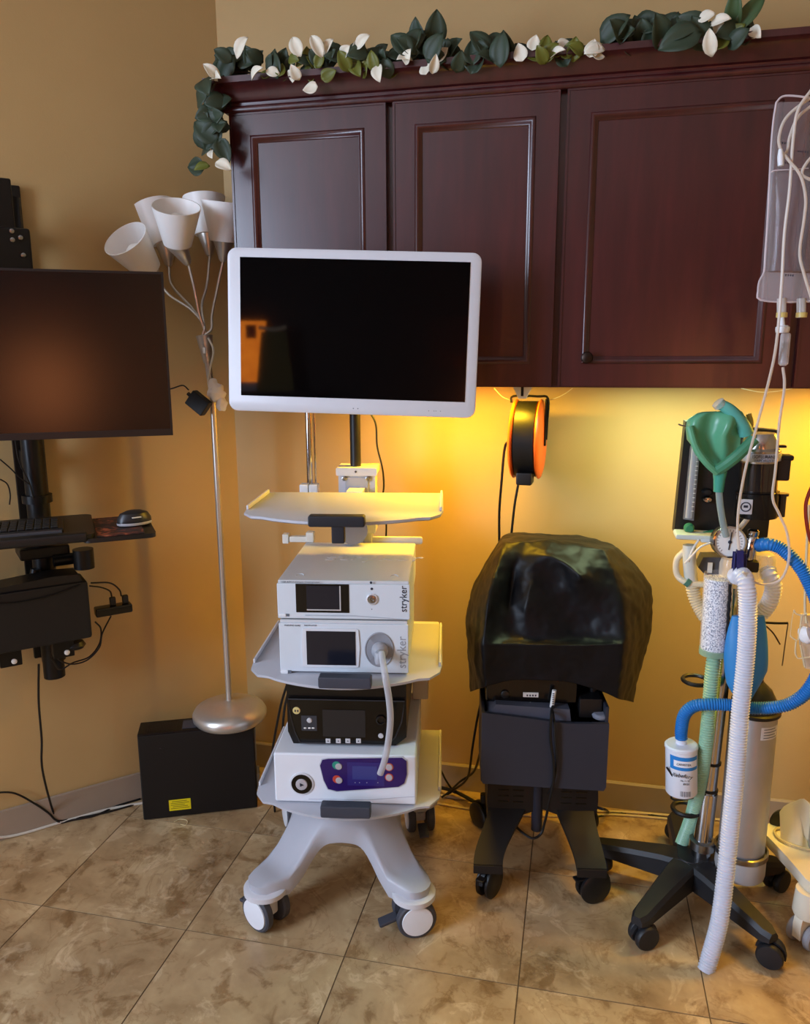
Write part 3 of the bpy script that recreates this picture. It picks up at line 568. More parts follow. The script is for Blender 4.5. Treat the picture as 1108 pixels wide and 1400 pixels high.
# ------------------------------------------------------------ devices on the cart
dev_white = M('device_white', (205, 214, 222), .4, var=.02); dev_top = M('device_shell', (200, 202, 204), .42, var=.02); scr = M('dark_glass', (26, 28, 38), .18, var=.02); gblack = M('gloss_black', (6, 6, 7), .12); inkd = M('ink_dark', (34, 38, 52), .6); inkg = M('ink_grey', (150, 156, 164), .5); inkm = M('ink_mid', (92, 98, 108), .6)
def dev(name, label, x0, x1, z0, yf, deg=0):
    w = AF.w(((x0+x1)/2, yf, z0)); return thing(name, label, 'medical device', w, AF.a+math.radians(deg)), (x0+x1)/2
def loc(px, py, yf, cx, z0): p = A(px, py, yf); return p.x-cx, p.z-z0
# camera control unit
z0 = .886; yf = -.203; t, cx = dev('camera_console', 'pale blue-white camera control unit, topmost of the stacked devices', -.150, .196, z0, yf); hw_ = .173; hh = .104
MB().box((-hw_+.002, .006, 0), (hw_-.002, .42, hh), .004).build('shell', dev_top, t)
MB().box((-hw_, 0, .001), (hw_, .008, hh-.008), .003).build('front_panel', dev_white, t)
L = lambda px, py: loc(px, py, yf, cx, z0)
x0, a1 = L(404, 798); x1, a0 = L(478, 838)
sc_ = MB().box((x0, -.0015, a0), (x1, .001, a1), .001).build('display', gblack, t)
b0, _ = L(419, 800); b1, bz0 = L(465, 833)
MB().box((b0, -.003, bz0), (b1, -.0015, a1-.004)).build('screen', scr, sc_)
MB().box((b1, -.0035, bz0-.003), (b1+.003, -.0015, a1-.004)).box((b0, -.0035, bz0-.003), (b1, -.0015, bz0)).build('screen_edge', M('silver_edge', (190, 188, 186), .3), sc_)
px, pz = L(509, 819); so = MB().lathe([(.0, 0), (.015, 0), (.015, .003), (.012, .004), (.011, .001), (0, .001)], 28, (px, 0, pz), (0, -1, 0)).build('camera_socket', M('socket_ring', (214, 216, 218), .3, .3), t)
MB().lathe([(.010, 0), (.010, .003), (.005, .004), (.004, .002), (0, .002)], 20, (px, -.001, pz), (0, -1, 0)).build('socket_core', steel, so)
for q in ((507.5, 796.5), (508.5, 805)): px, pz = L(*q); MB().lathe([(.0033, 0), (.0033, .001), (0, .0012)], 14, (px, 0, pz), (0, -1, 0)).build('indicator', inkd, t)
px, pz = L(508.5, 833); MB().lathe([(.0015, 0), (0, .0008)], 10, (px, 0, pz), (0, -1, 0)).build('indicator', inkm, t)
px, pz = L(552, 819); text('lettering', 'stryker', .0265, inkd, t, (px, -.0006, pz), (PI/2, -PI/2, 0), wx=.92)
px, pz = L(383, 795.5); text('lettering', '1688 AIM 4 Camera Control Unit', .0062, inkm, t, (px, -.0004, pz), align='LEFT', shear=.2, wx=1.2)
px, pz = L(385, 841); MB().box((px-.009, -.002, pz-.004), (px+.012, .001, pz+.005), .003).build('power_button', wplast, t); MB().box((px+.013, -.0008, pz-.003), (px+.021, .001, pz+.004)).build('vent_mark', inkm, t)
MB().prism([(-.10, .0095), (.03, .0095), (hw_-.004, .002), (hw_-.004, .0035), (.03, .012), (-.10, .012)], -.0012, .0005).build('swoosh', M('swoosh_grey', (170, 180, 190), .35), t)
text('embossed_lettering', 'stryker', .085, dev_top, t, (.06, .235, hh), (0, 0, 0), wx=1.15, ext=.0008)
for x in (-.12, .13): MB().tube([(x-.011, .045, hh), (x-.008, .056, hh+.001), (x, .06, hh+.0015), (x+.008, .056, hh+.001), (x+.011, .045, hh)], .0012, 6).build('foot_recess', dev_top, t)
# insufflator
z0 = .735; yf = -.206; t, cx = dev('insufflator', 'pale blue-white insufflator with large grey tube port on the middle shelf', -.148, .192, z0, yf); hw_ = .170; hh = .148
MB().box((-hw_+.002, .006, .004), (hw_-.002, .40, hh-.0), .004).build('shell', dev_top, t); MB().box((-hw_, 0, .006), (hw_, .008, hh-.008), .003).build('front_panel', dev_white, t)
for x in (-.13, .13):
    for y in (.04, .36): MB().cyl((x, y, 0), (x, y, .005), .012).build('foot', rub, t)
x0, a1 = L(419, 862); x1, a0 = L(487, 909); 
MB().prism([(x0-.011, a0-.004), (x0-.014, (a0+a1)/2), (x0-.009, a1+.005), (x0, a1+.007), (x1+.002, a1+.007), (x1+.008, a1+.003), (x1+.011, (a0+a1)/2), (x1+.007, a0-.004), (x1, a0-.007), (x0-.004, a0-.007)], -.003, .002).build('display_frame', M('frame_pale', (214, 218, 224), .35), t)
MB().box((x0, -.0042, a0), (x1, -.0028, a1)).build('screen', scr, t)
px, pz = L(519, 888); pr = MB().lathe([(.0, 0), (.0405, 0), (.0405, .002), (.038, .003), (.036, .0015), (0, .0015)], 44, (px, 0, pz), (0, -1, 0), sx=.95, sy=1.18).build('tube_port', M('port_grey', (140, 143, 150), .45), t)
MB().lathe([(.022, .001), (.022, .012), (.018, .02), (.012, .026), (.012, .04), (0, .042)], 30, (px+.002, 0, pz), (0, -1, -.05)).build('port_cone', M('port_lt', (158, 160, 166), .45), pr)
MB().lathe([(.012, 0), (.013, .004), (.012, .02), (.009, .028)], 24, (px+.003, -.036, pz+.004), (0, -.35, -1)).build('elbow', MATS['port_lt'], pr)
MB().lathe([(.0025, 0), (0, .001)], 10, (px+.003, -.0425, pz+.004), (0, -1, 0)).build('screw', inkd, pr)
px, pz = L(550, 892); text('lettering', 'stryker', .033, inkg, t, (px, -.0006, pz), (PI/2, -PI/2, 0), wx=.92)
px, pz = L(389, 855); text('lettering', 'PNEUMO SURE', .0058, inkm, t, (px, -.0004, pz), align='LEFT', wx=1.1); px, pz = L(416, 855); text('lettering', 'INSUFFLATOR', .0048, inkm, t, (px, -.0004, pz), align='LEFT', wx=1.1)
px, pz = L(388, 918.5); MB().box((px-.009, -.002, pz-.004), (px+.012, .001, pz+.006), .003).build('power_button', wplast, t); MB().box((px+.013, -.0008, pz-.003), (px+.021, .001, pz+.005)).build('vent_mark', inkm, t)
# insufflation tube
clr_tube = clear('clear_tube', (205, 205, 210), .45, .2)
tag(MB().tube([AF.w(A(x, y, yl)) for x, y, yl in ((522, 893, -.252), (524, 906, -.285), (527, 925, -.318), (532, 955, -.322), (534, 985, -.318), (531, 1015, -.30), (526, 1040, -.285), (520, 1058, -.28))], .0085, 14, 10).build('insufflation_tube', clr_tube), 'clear plastic tube hanging from the insufflator port', 'tube')
# black light source
z0 = .516; yf = -.176; t, cx = dev('light_source', 'glossy black console with a small screen above the white pump', -.141, .184, z0, yf); hw_ = .1625; hh = .178
bk = M('console_black', (10, 10, 11), .3)
MB().prism([(-hw_+.014, 0), (hw_-.03, 0), (hw_, .025), (hw_, hh), (-hw_, hh), (-hw_, .035)], .006, .36).build('shell', bk, t)
fpo = [(-hw_+.035, .008), (hw_-.05, .008), (hw_-.03, .03), (hw_-.012, .075), (hw_-.004, .135), (-hw_+.006, .135), (-hw_+.012, .085), (-hw_+.022, .04)]
MB().prism(fpo, -.004, .007).build('front_panel', gblack, t)
P3 = [V((a, -.005, b)) for a, b in fpo]; MB().tube(P3+[P3[0]], .0018, 6, smooth=False).build('panel_rim', M('rim_grey', (62, 62, 66), .3, .6), t)
L = lambda px, py: loc(px, py, yf-.004, cx, z0)
x0, a1 = L(441, 970); x1, a0 = L(500, 1008); MB().box((x0, -.0055, a0), (x1, -.0038, a1)).build('screen', M('screen_grey', (34, 34, 36), .25, var=.02), t)
for px in (449, 463, 476, 490.5): x, z = L(px, 1012.5); b = MB().box((x-.0068, -.007, z-.0068), (x+.0068, -.004, z+.0068), .0015).build('button', M('button_grey', (196, 196, 198), .4), t); MB().lathe([(.002, 0), (0, .0006)], 8, (x, -.007, z), (0, -1, 0)).build('symbol', inkd, b)
x0, a1 = L(412, 978); x1, a0 = L(434, 999); kp = MB().box((x0, -.006, a0), (x1, -.0038, a1), .001).build('keypad', M('keypad_grey', (52, 54, 60), .45), t)
x, z = L(423.5, 984.5); MB().lathe([(.0, 0), (.0075, 0), (.006, .0025), (0, .003)], 20, (x, -.006, z), (0, -1, 0)).build('power_button', MATS['button_grey'], kp)
for px in (417.5, 423.5, 428.5): x, z = L(px, 995); MB().lathe([(.0032, 0), (.002, .001), (0, .001)], 12, (x, -.006, z), (0, -1, 0), sx=1.3, sy=.7).build('indicator', white, kp)
x, z = L(405.5, 971.5); bd = MB().lathe([(.0, 0), (.0105, 0), (.0095, .0015), (0, .0015)], 24, (x, -.004, z), (0, -1, 0)).build('badge', M('badge_yellow', (214, 196, 130), .4), t)
for dx in (-.003, .004): MB().box((x+dx-.0018, -.0062, z-.003), (x+dx+.0018, -.0054, z+.003)).build('symbol', inkd, bd)
x, z = L(521, 1006); MB().lathe([(.0, 0), (.0075, 0), (.0065, .002), (0, .002)], 20, (x, -.004, z), (0, -1, 0)).build('key_switch', MATS['button_grey'], t)
x, z = L(521, 984); MB().lathe([(.0, 0), (.013, 0), (.013, .006), (.009, .007), (.009, .002), (0, .002)], 24, (x, -.004, z), (0, -1, 0)).build('light_socket', bk, t)
# white pump with purple panel
z0 = .366; yf = -.222; t, cx = dev('irrigation_pump', 'white pump with purple control panel on the bottom shelf', -.172, .213, z0, yf); hw_ = .1925; hh = .148
pw = M('pump_white', (222, 228, 236), .38, var=.02)
MB().box((-hw_, 0, .004), (hw_, .40, hh), .006, 3).build('shell', pw, t)
for x in (-.15, .15):
    for y in (.04, .36): MB().cyl((x, y, 0), (x, y, .005), .012).build('foot', rub, t)
L = lambda px, py: loc(px, py, yf, cx, z0)
pts = [L(*q) for q in ((438, 1046), (441, 1038.5), (449, 1037), (550, 1035.5), (556, 1040), (556.5, 1058), (553, 1070), (545, 1075), (461, 1081), (449, 1078), (443, 1066))]
def off(P, d):
    c = V((sum(p[0] for p in P)/len(P), sum(p[1] for p in P)/len(P))); return [((p[0]-c.x)*(1+d/.1)+c.x, (p[1]-c.y)*(1+d/.035)+c.y) for p in P]
MB().prism(off(pts, .0022), -.0015, .003).build('panel_frame', M('frame_grey', (186, 190, 200), .4), t)  # plain grey frame, a little darker than the pump white
purp = M('purple_panel', (44, 24, 92), .25, var=.04); pn = MB().prism(pts, -.003, .002).build('control_panel', purp, t)
x0, a1 = L(475, 1041); x1, a0 = L(526, 1074); MB().box((x0, -.0038, a0), (x1, -.0028, a1)).build('display_field', M('field_blue', (50, 40, 110), .25), pn)
x0, a1 = L(482, 1046); x1, a0 = L(516, 1065); MB().box((x0, -.0046, a0), (x1, -.0034, a1)).build('screen', M('screen_blue', (58, 62, 126), .2, var=.02), pn)
for px in (486, 492, 502, 517): x, z = L(px, 1069); MB().lathe([(.0018, 0), (0, .0008)], 8, (x, -.0036, z), (0, -1, 0)).build('indicator', inkg, pn)
btn = M('button_silver', (176, 172, 176), .35)
for px, py, c, dx in ((463.5, 1047, (40, 140, 120), -.006), (464, 1066, (190, 70, 50), -.006), (532.5, 1048, (190, 90, 60), 0), (532.5, 1062, (190, 70, 50), 0)):
    x, z = L(px, py); b = MB().lathe([(.0, 0), (.0115, 0), (.011, .001), (0, .001)], 24, (x+dx, -.003, z+(.003 if dx else 0)), (0, -1, 0)).build('button_ring', M('ring_%d' % py, c, .4), pn)
    MB().lathe([(.0, 0), (.0095, 0), (.0085, .002), (.005, .0024), (0, .002)], 24, (x, -.0035, z), (0, -1, 0)).build('button_face', btn, b)
x, z = L(413, 1071); kn = MB().lathe([(.0, 0), (.033, 0), (.032, .003), (.026, .004), (0, .004)], 40, (x, 0, z), (0, -1, 0)).build('dial_recess', M('dial_rim', (206, 210, 216), .35), t)
MB().lathe([(.0, .002), (.028, .002), (.028, .0048), (.017, .0048), (0, .0048)], 40, (x, 0, z), (0, -1, 0)).build('dial_ring', gblack, kn); MB().lathe([(.0, .003), (.0165, .003), (.0155, .0075), (.012, .0085), (0, .007)], 32, (x, 0, z), (0, -1, 0)).build('dial_button', btn, kn)
MB().prism([(x-.004, z-.005), (x+.006, z), (x-.004, z+.005)], -.0092, -.0068).build('play_symbol', inkd, kn)
MB().prism([(-.1, .014), (.06, .016), (hw_-.004, .030), (hw_-.004, .0315), (.06, .018), (-.1, .0155)], -.001, .001).build('swoosh', MATS['frame_grey'], t)
# monitor on the cart
ym = -.06; q = [A(x, y, ym) for x, y in ((307, 335), (662, 347), (648, 570), (316, 563))]
c = (q[0]+q[1]+q[2]+q[3])/4; mw = ((q[1]-q[0]).length+(q[2]-q[3]).length)/4; mh = ((q[0]-q[3]).length+(q[1]-q[2]).length)/4
roll = math.atan2((q[1].z+q[2].z-q[0].z-q[3].z)/2, (q[1].x+q[2].x-q[0].x-q[3].x)/2)
mon = thing('surgical_monitor', 'white-framed surgical monitor with a dark glossy screen on the cart pole', 'monitor', AF.w((c.x, ym, c.z)), 0)
mon.rotation_euler = (Matrix.Rotation(AF.a, 3, 'Z') @ Matrix.Rotation(-roll, 3, 'Y') @ Matrix.Rotation(math.radians(-1.2), 3, 'X')).to_euler()
mwht = M('monitor_white', (204, 206, 212), .35, var=.02)
a = A(323, 350, ym); b = A(638, 547, ym); sx0, sx1 = a.x-c.x+.003, b.x-c.x+.001; sz1, sz0 = a.z-c.z-.011, b.z-c.z+.004
ob = MB(); o1 = rrect(-mw, -mh, mw, mh, .024, 6)
ob.rings([[V((x*s, y, z*s2)) for x, z in o1] for s, s2, y in ((.985, .975, 0), (.997, .995, .002), (1, 1, .008), (1, 1, .03), (.97, .95, .045))]); ob.build('casing', mwht, mon)
MB().box((sx0, -.0012, sz0), (sx1, .001, sz1)).build('screen', M('gloss_screen', (4, 4, 5), .035, var=.01, spec=.55), mon)
MB().box((-.12, .045, -.12), (.12, .10, .12), .02).build('rear_housing', mwht, mon)
for x in (-.006, .006): MB().lathe([(.003, 0), (0, .001)], 12, (.012+x, .0005, -mh+.016), (0, -1, 0)).build('logo_mark', inkm, mon)
for x in (.205, .219, .224, .236): MB().lathe([(.0022, 0), (0, .001)], 10, (x, .0005, -mh+.016), (0, -1, 0)).build('control_key', inkm, mon)
ck = lambda pts, yl: [AF.w(A(x, y, yl)) for x, y in pts]
cable('monitor_cable', ck([(505, 562), (514, 580), (516, 610), (523, 640), (525, 665), (522, 690), (528, 710), (528, 742)], .29), .0032, cblk, 'black cable running down from the surgical monitor')
cable('rear_cable', [AF.w(p) for p in ((-.15, .20, .60), (-.19, .20, .57), (-.215, .2, .50), (-.235, .21, .42), (-.25, .24, .3), (-.25, .27, .15), (-.24, .3, .004))], .004, cblk, 'black cable behind the cart beside the tower, left one')
cable('rear_cable', [AF.w(p) for p in ((-.15, .22, .62), (-.20, .23, .58), (-.23, .24, .50), (-.26, .25, .40), (-.3, .28, .2), (-.3, .3, .004))], .004, cblk, 'black cable behind the cart beside the tower, right one')
# ------------------------------------------------------------ orange cord reel under the cabinet
rc = W(722, 600, 2.43); reel = thing('cord_reel', 'orange and black cord reel hanging under the cabinet', 'cord reel', rc, math.radians(-4))
orange = M('orange_plastic', (226, 92, 22), .38, var=.04)
MB().lathe([(.02, -.036), (.122, -.036), (.126, -.032), (.126, .032), (.122, .036), (.02, .036)], 56, (0, 0, 0), (1, 0, 0)).build('drum', blk, reel)
for s in (-1, 1): MB().lathe([(.0, .034), (.118, .034), (.130, .037), (.133, .042), (.128, .047), (.110, .052), (.06, .055), (0, .056)], 56, (0, 0, 0), (s, 0, 0)).build('side_disc', orange, reel)
MB().box((-.022, -.105, -.142), (.030, -.04, -.10), .006).build('cord_outlet', blk, reel)
MB().tube([(.062, -.01, 0), (.064, -.012, .06), (.064, -.012, .135), (.03, -.012, .142), (-.05, -.012, .142), (-.056, -.012, .12)], .004, 8, 4).build('hanger', blkm, reel)
MB().box((.056, -.022, -.02), (.062, .0, .135), .002).build('side_bracket', blkm, reel)
reel.scale = (.92, .92, .92); zt = (ZB+.028-rc.z)/.92
MB().prism([(-.045, zt), (.045, zt), (.012, .142), (-.012, .142)], -.158, -.150).build('ceiling_plate', white, reel)
MB().box((-.004, -.160, .150), (.004, -.1575, zt-.008)).build('slot', blkm, reel)
cable('reel_cord', [W(x, y, Y) for x, y, Y in ((703, 601, 2.38), (695, 604, 2.38), (690, 615, 2.39), (686, 660, 2.4), (683, 700, 2.42), (683, 745, 2.44))], .004, cblk, 'black cord leaving the left side of the reel')
cable('reel_cord', [W(x, y, Y) for x, y, Y in ((712, 650, 2.4), (709, 662, 2.41), (704, 690, 2.42), (699, 735, 2.44))], .004, cblk, 'black cord hanging from the bottom of the reel')
cable('thin_wire', [W(x, y, Y) for x, y, Y in ((676, 531, 2.4), (688, 543, 2.42), (704, 549, 2.45))], .0012, cwht, 'thin pale wire left of the cord reel')
cable('thin_wire', [W(x, y, Y) for x, y, Y in ((783, 531, 2.4), (770, 540, 2.42), (755, 546, 2.43), (742, 549, 2.45))], .0012, cwht, 'thin pale wire right of the cord reel')
cable('thin_wire', [W(x, y, Y) for x, y, Y in ((1014, 531, 2.4), (1040, 536, 2.42), (1062, 535, 2.43), (1084, 531, 2.43))], .0012, cwht, 'thin pale wire under the cabinet near the green bag')

# ------------------------------------------------------------ covered console on a black rolling stand
BF = Frame((-.05, 2.3), 9); B = BF.y
bc = thing('console_stand', 'black rolling stand with a front bin under the black cover', 'cart', BF.o, BF.a)
navy = M('bin_slate', (40, 43, 54), .55); 
x0, x1 = B(659, 1000, -.2).x, B(833, 1000, -.2).x; zb1, zb0 = B(745, 985, -.2).z, B(745, 1074, -.2).z
zl = B(660, 978, -.2).z
bn = MB().prism([(x0, zb0+.012), (x0+.006, zb0), (x1-.006, zb0-.012), (x1, zb0), (x1, zb1-.006), (x0+.24, zb1-.008), (x0+.14, zb1+.004), (x0, zl+.008)], -.2, -.188); bn.box((x0, -.188, zb0), (x0+.01, .02, zl), .002).box((x1-.01, -.188, zb0), (x1, .02, zb1+.04), .002).box((x0+.01, -.188, zb0), (x1-.01, .02, zb0+.01)); bn.build('bin', navy, bc)
MB().box((x0+.01, .0, zb0), (x1-.01, .03, .63), .004).build('back_panel', blk, bc)
y0 = B(690, 968, -.17); sb = MB().prism([(x0+.015, zb1-.004), (x0+.255, zb1-.01), (x0+.25, zb1+.026), (x0+.04, zb1+.036)], -.18, .0).build('inner_tray', M('tray_slate', (72, 76, 90), .5), bc)
MB().box((x0+.012, -.150, zb1+.028), (x0+.275, .0, .66), .008).build('console', M('console_gloss', (9, 9, 10), .2), bc)
p = B(726, 950, -.152); MB().box((p.x-.022, -.1525, p.z-.007), (p.x+.022, -.150, p.z+.007)).build('name_label', M('label_white', (214, 214, 210), .5), bc)
for k in range(4): MB().box((p.x-.012+k*.008, -.1532, p.z-.004), (p.x-.008+k*.008, -.1524, p.z+.001)).build('label_print', inkd, bc)
p = B(725.5, 961.5, -.152); MB().lathe([(.003, 0), (0, .001)], 10, (p.x, -.150, p.z), (0, -1, 0)).build('indicator', white, bc)
p = B(691, 949, -.152); MB().lathe([(.0, 0), (.012, 0), (.012, .006), (.009, .008), (0, .008)], 24, (p.x, -.150, p.z), (0, -1, 0)).build('dial', blk, bc)
MB().box((x0+.28, -.16, zb1-.01), (x1-.012, -.0, zb1+.05), .006).build('side_well', blk, bc)
p = B(823, 991, -.16); MB().lathe([(.0, .0), (.022, .002), (.024, .008), (.018, .014), (0, .016)], 24, (p.x-.006, -.165, zb1-.004+.0)).build('knob', M('knob_grey', (120, 124, 136), .5), bc)
p = B(812, 955, -.12); MB().lathe([(.0, 0), (.012, 0), (.012, .04), (.008, .05), (0, .052)], 16, (p.x, -.1, zb1+.05)).build('probe_holder', blk, bc)
p = B(736, 1100, -.12); MB().cyl((p.x, -.1, .13), (p.x, -.1, zb0+.005), .017).build('column', M('column_slate', (36, 38, 50), .45), bc)
# arched sheet-metal base
xa, xb = B(643, 1165, -.22).x, B(838, 1185, -.22).x
brown = M('base_sheet', (30, 26, 25), .5, .2)
hx0, hx1 = B(668, 1090, -.1).x, B(815, 1090, -.1).x; hm = (hx0+hx1)/2
MB().prism([(hx0, .12), (hx0+.05, .12), (hx0+.07, .17), (hm, .205), (hx1-.07, .17), (hx1-.05, .12), (hx1, .12), (hx1+.006, .24), (hx1, .335), (hx0, .335), (hx0-.004, .24)], -.11, .12).build('base_housing', brown, bc, ang=20)
for i in range(4):
    for j in (0, 1):
        for k in (0, 1): x = (hx0+.045+j*.045) if k == 0 else (hx1-.045-j*.045); MB().box((x-.016, -.1115, .225+i*.019), (x+.016, -.109, .2285+i*.019)).build('vent_slot', gblack, bc)
def leg(s):
    xe = B(667, 1180, -.24).x if s < 0 else B(807, 1185, -.24).x
    xo = hx0+.055 if s < 0 else hx1-.055
    mb = MB(); rg = []
    for k in range(13):
        t = k/12; yy = -.06-.21*t; u = t*t*(3-2*t); half = .042+.024*(1-t)**2; cx = (hx0+.066 if s < 0 else hx1-.066)*(1-u)+xe*u; z = .245-.122*t**.75
        rg.append([V((cx-half, yy, z)), V((cx+half, yy, z)), V((cx+half, yy+.006, z-.014)), V((cx-half, yy+.006, z-.014))])
    mb.rings(rg); mb.box((rg[-1][0].x, -.276, .096), (rg[-1][1].x, -.268, .122), .002)
    mb.build('leg', brown, bc, ang=30); return xe
cxs = [(leg(-1), -1), (leg(1), 1)]
def sm_caster(par, x, y, rot, r=.038, wd=.03, mat=None, top=.1, hood=True, cname='caster'):
    mat = mat or blk; c = MB().cyl((0, 0, top-.03), (0, 0, top), .011)
    if hood:
        out = [(r*1.12*math.cos(a)+.012, r+r*1.12*math.sin(a)) for a in [PI*k/12-.2 for k in range(13)]]
        c.prism(out, -.006, .006)
    o = c.build(cname, mat, par, (x, y, 0)); o.rotation_euler.z = rot
    for s in (-1, 1): MB().lathe([(.0, -wd/4), (r*.9, -wd/4), (r, -wd/8), (r, wd/8), (r*.9, wd/4), (r*.3, wd/4+.002), (0, wd/4+.002)], 30, (.012, s*(.006+wd/4+.001), r), (0, s, 0)).build('wheel', mat, o)
    return o
for (xe, s), rot in zip(cxs, (1.0, .35)):
    o = sm_caster(bc, xe, -.245, rot, .048, .03, top=.122)
    MB().box((-.05, -.012, .075), (-.01, .012, .083), .003).build('brake_pedal', blk, o)
for xe in (-.2, .15): sm_caster(bc, xe, .10, 2.2, .042, .026, top=.122)
# the cover
sheet = M('cover_sheet', (17, 17, 20), .42, bump=.05, scale=40, spec=.2)
# control rows from the top down: seven points across the front (pixel x, pixel y, local depth), then round the sides and back
rows = [
 ([(692, 742, -.060), (714, 740, -.062), (738, 740, -.060), (764, 742, -.062), (790, 746, -.066), (812, 749, -.070), (827, 751, -.072)], (838, 748, .02), (690, 735, .04)),
 ([(680, 772, -.128), (704, 762, -.100), (736, 754, -.120), (764, 764, -.128), (792, 784, -.150), (816, 766, -.108), (838, 772, -.110)], (858, 768, .02), (668, 768, .04)),
 ([(671, 800, -.172), (701, 796, -.118), (728, 788, -.150), (756, 790, -.108), (797, 793, -.176), (822, 796, -.140), (847, 800, -.138)], (887, 802, .02), (646, 808, .03)),
 ([(665, 838, -.198), (696, 836, -.140), (718, 832, -.168), (750, 836, -.166), (780, 832, -.134), (816, 838, -.160), (853, 838, -.168)], (887, 834, .02), (640, 836, .03)),
 ([(661, 870, -.216), (694, 870, -.172), (720, 872, -.176), (748, 874, -.182), (780, 874, -.172), (816, 874, -.180), (855, 872, -.196)], (881, 872, .02), (641, 872, .03)),
 ([(659, 882, -.232), (692, 881, -.214), (720, 881, -.216), (748, 882, -.218), (780, 882, -.216), (816, 882, -.216), (854, 880, -.222)], (878, 884, .02), (642, 884, .03)),
 ([(660, 908, -.222), (692, 906, -.204), (720, 907, -.210), (748, 906, -.203), (780, 907, -.209), (816, 910, -.204), (850, 914, -.214)], (868, 918, .02), (644, 912, .03)),
 ([(662, 940, -.216), (692, 930, -.208), (720, 929, -.200), (748, 930, -.208), (780, 932, -.200), (814, 941, -.206), (846, 956, -.206)], (858, 960, -.01), (647, 946, .02))]
cv = MB(); rings = []
for fr, rs, ls in rows:
    mean = sum(q[2] for q in fr)/7; f = [B(x, y, mean+(d-mean)*1.55) for x, y, d in fr]; r, l = B(rs[0]+8, *rs[1:]), B(ls[0]-3, *ls[1:])
    back = [V((r.x-.01, .13, r.z)), V(((r.x+l.x)/2, .14, (r.z+l.z)/2)), V((l.x+.01, .13, l.z))]
    rings.append(f+[f[-1].lerp(r, .5)+V((.006, 0, 0)), r]+back+[l, f[0].lerp(l, .5)+V((-.006, 0, 0))])
R = [[cv.bm.verts.new(p) for p in rg] for rg in rings]; n = len(R[0]); cl = cv.bm.edges.layers.float.new('crease_edge')
for a, b in zip(R, R[1:]):
    for i in range(n): cv.bm.faces.new((a[i], b[i], b[(i+1) % n], a[(i+1) % n]))
c = cv.bm.verts.new(sum(rings[0], V())/n+V((-.01, .0, .012)))
for i in range(n): cv.bm.faces.new((R[0][i], R[0][(i+1) % n], c))
def crease(a, b, w):
    e = cv.bm.edges.get((a, b))
    if e: e[cl] = w
for k in range(len(R)-1): crease(R[k][0], R[k+1][0], .45); crease(R[k][6], R[k+1][6], .45)
for k in range(n): crease(R[0][k], R[0][(k+1) % n], .55)
for k in range(6): crease(R[5][k], R[5][k+1], .7)
for k in range(len(R)-1): crease(R[k][8], R[k+1][8], .6); crease(R[k][12], R[k+1][12], .6)
for a, b in (((1, 2), (1, 3)), ((1, 3), (1, 4)), ((1, 4), (2, 4)), ((2, 2), (3, 2)), ((1, 4), (0, 6)), ((2, 4), (3, 3)), ((3, 3), (4, 3)), ((3, 2), (4, 2)), ((1, 1), (2, 1)), ((2, 1), (3, 1)), ((2, 3), (3, 4))): crease(R[a[0]][a[1]], R[b[0]][b[1]], .75)
co = cv.build('cover', sheet, None, BF.o, ang=180); co.rotation_euler.z = BF.a
sb = co.modifiers.new('folds', 'SUBSURF'); sb.levels = sb.render_levels = 4
tx = bpy.data.textures.new('wrinkles', 'CLOUDS'); tx.noise_scale = .07; tx.noise_depth = 2
dm = co.modifiers.new('wrinkles', 'DISPLACE'); dm.texture = tx; dm.strength = .014; dm.mid_level = .5; dm.texture_coords = 'LOCAL'
sd = co.modifiers.new('thickness', 'SOLIDIFY'); sd.thickness = .002
co.name = 'dust_cover'; tag(co, 'creased black vinyl dust cover draped over the console', 'cover')
kw = lambda pts: [BF.w(B(x, y, yl)) for x, y, yl in pts]
cable('console_cable', kw([(756, 965, -.17), (754, 978, -.215), (753, 1010, -.215), (757, 1040, -.215), (757, 1068, -.212), (752, 1095, -.2), (745, 1125, -.17), (740, 1140, -.17), (728, 1146, -.18), (712, 1136, -.15), (705, 1128, -.1)]), .0042, cblk, 'black cable hanging down the front of the bin')
cable('console_cable', kw([(755, 968, -.165), (758, 985, -.211), (760, 1020, -.212), (761, 1050, -.21), (755, 1075, -.206), (750, 1085, -.16)]), .0036, cblk, 'second black cable along the front of the bin')
pl = thing('cable_label', 'white wrapped label on the cable above the bin', 'label', BF.w(B(756, 955, -.17)), BF.a); MB().cyl((-.002, 0, -.028), (.004, 0, .026), .0062).build('label_wrap', M('label_wrap', (220, 220, 216), .5), pl)
for k in range(7): MB().box((-.002, -.0068, -.02+k*.006), (.004, -.0058, -.0175+k*.006)).build('label_print', inkd, pl)
# ------------------------------------------------------------ gas machine on a five-star stand
NC = V((.363, 2.144, 0)); NR5 = .27
an = thing('gas_machine', 'gas machine with round gauge on a black five-legged caster stand', 'medical machine', NC)
def N(px, py, Y): return W(px, py, Y)-NC
starm = M('star_plastic', (26, 27, 31), .5, bump=.06, scale=300)
MB().lathe([(.0, .06), (.05, .065), (.055, .09), (.048, .125), (.035, .14), (0, .14)], 32).build('hub', starm, an)
for k in range(5):
    a = math.radians(-124+72*k); d = V((math.cos(a), math.sin(a), 0)); s = V((-d.y, d.x, 0)); rg = []
    for r, h, z1, z0 in ((.02, .040, .138, .068), (.08, .036, .134, .07), (.16, .031, .122, .07), (.23, .027, .110, .07), (.268, .025, .103, .07), (.29, .016, .098, .074)):
        c = d*r; rg.append([c-s*h+V((0, 0, z0)), c+s*h+V((0, 0, z0)), c+s*h+V((0, 0, z1-.012)), c+s*(h-.008)+V((0, 0, z1)), c-s*(h-.008)+V((0, 0, z1)), c-s*h+V((0, 0, z1-.012))])
    MB().rings(rg).build('leg', starm, an, ang=25)
    sm_caster(an, *(d*NR5).xy, (.5, -.35, .8, .4, -.7)[k], .034, .040, starm, .085)
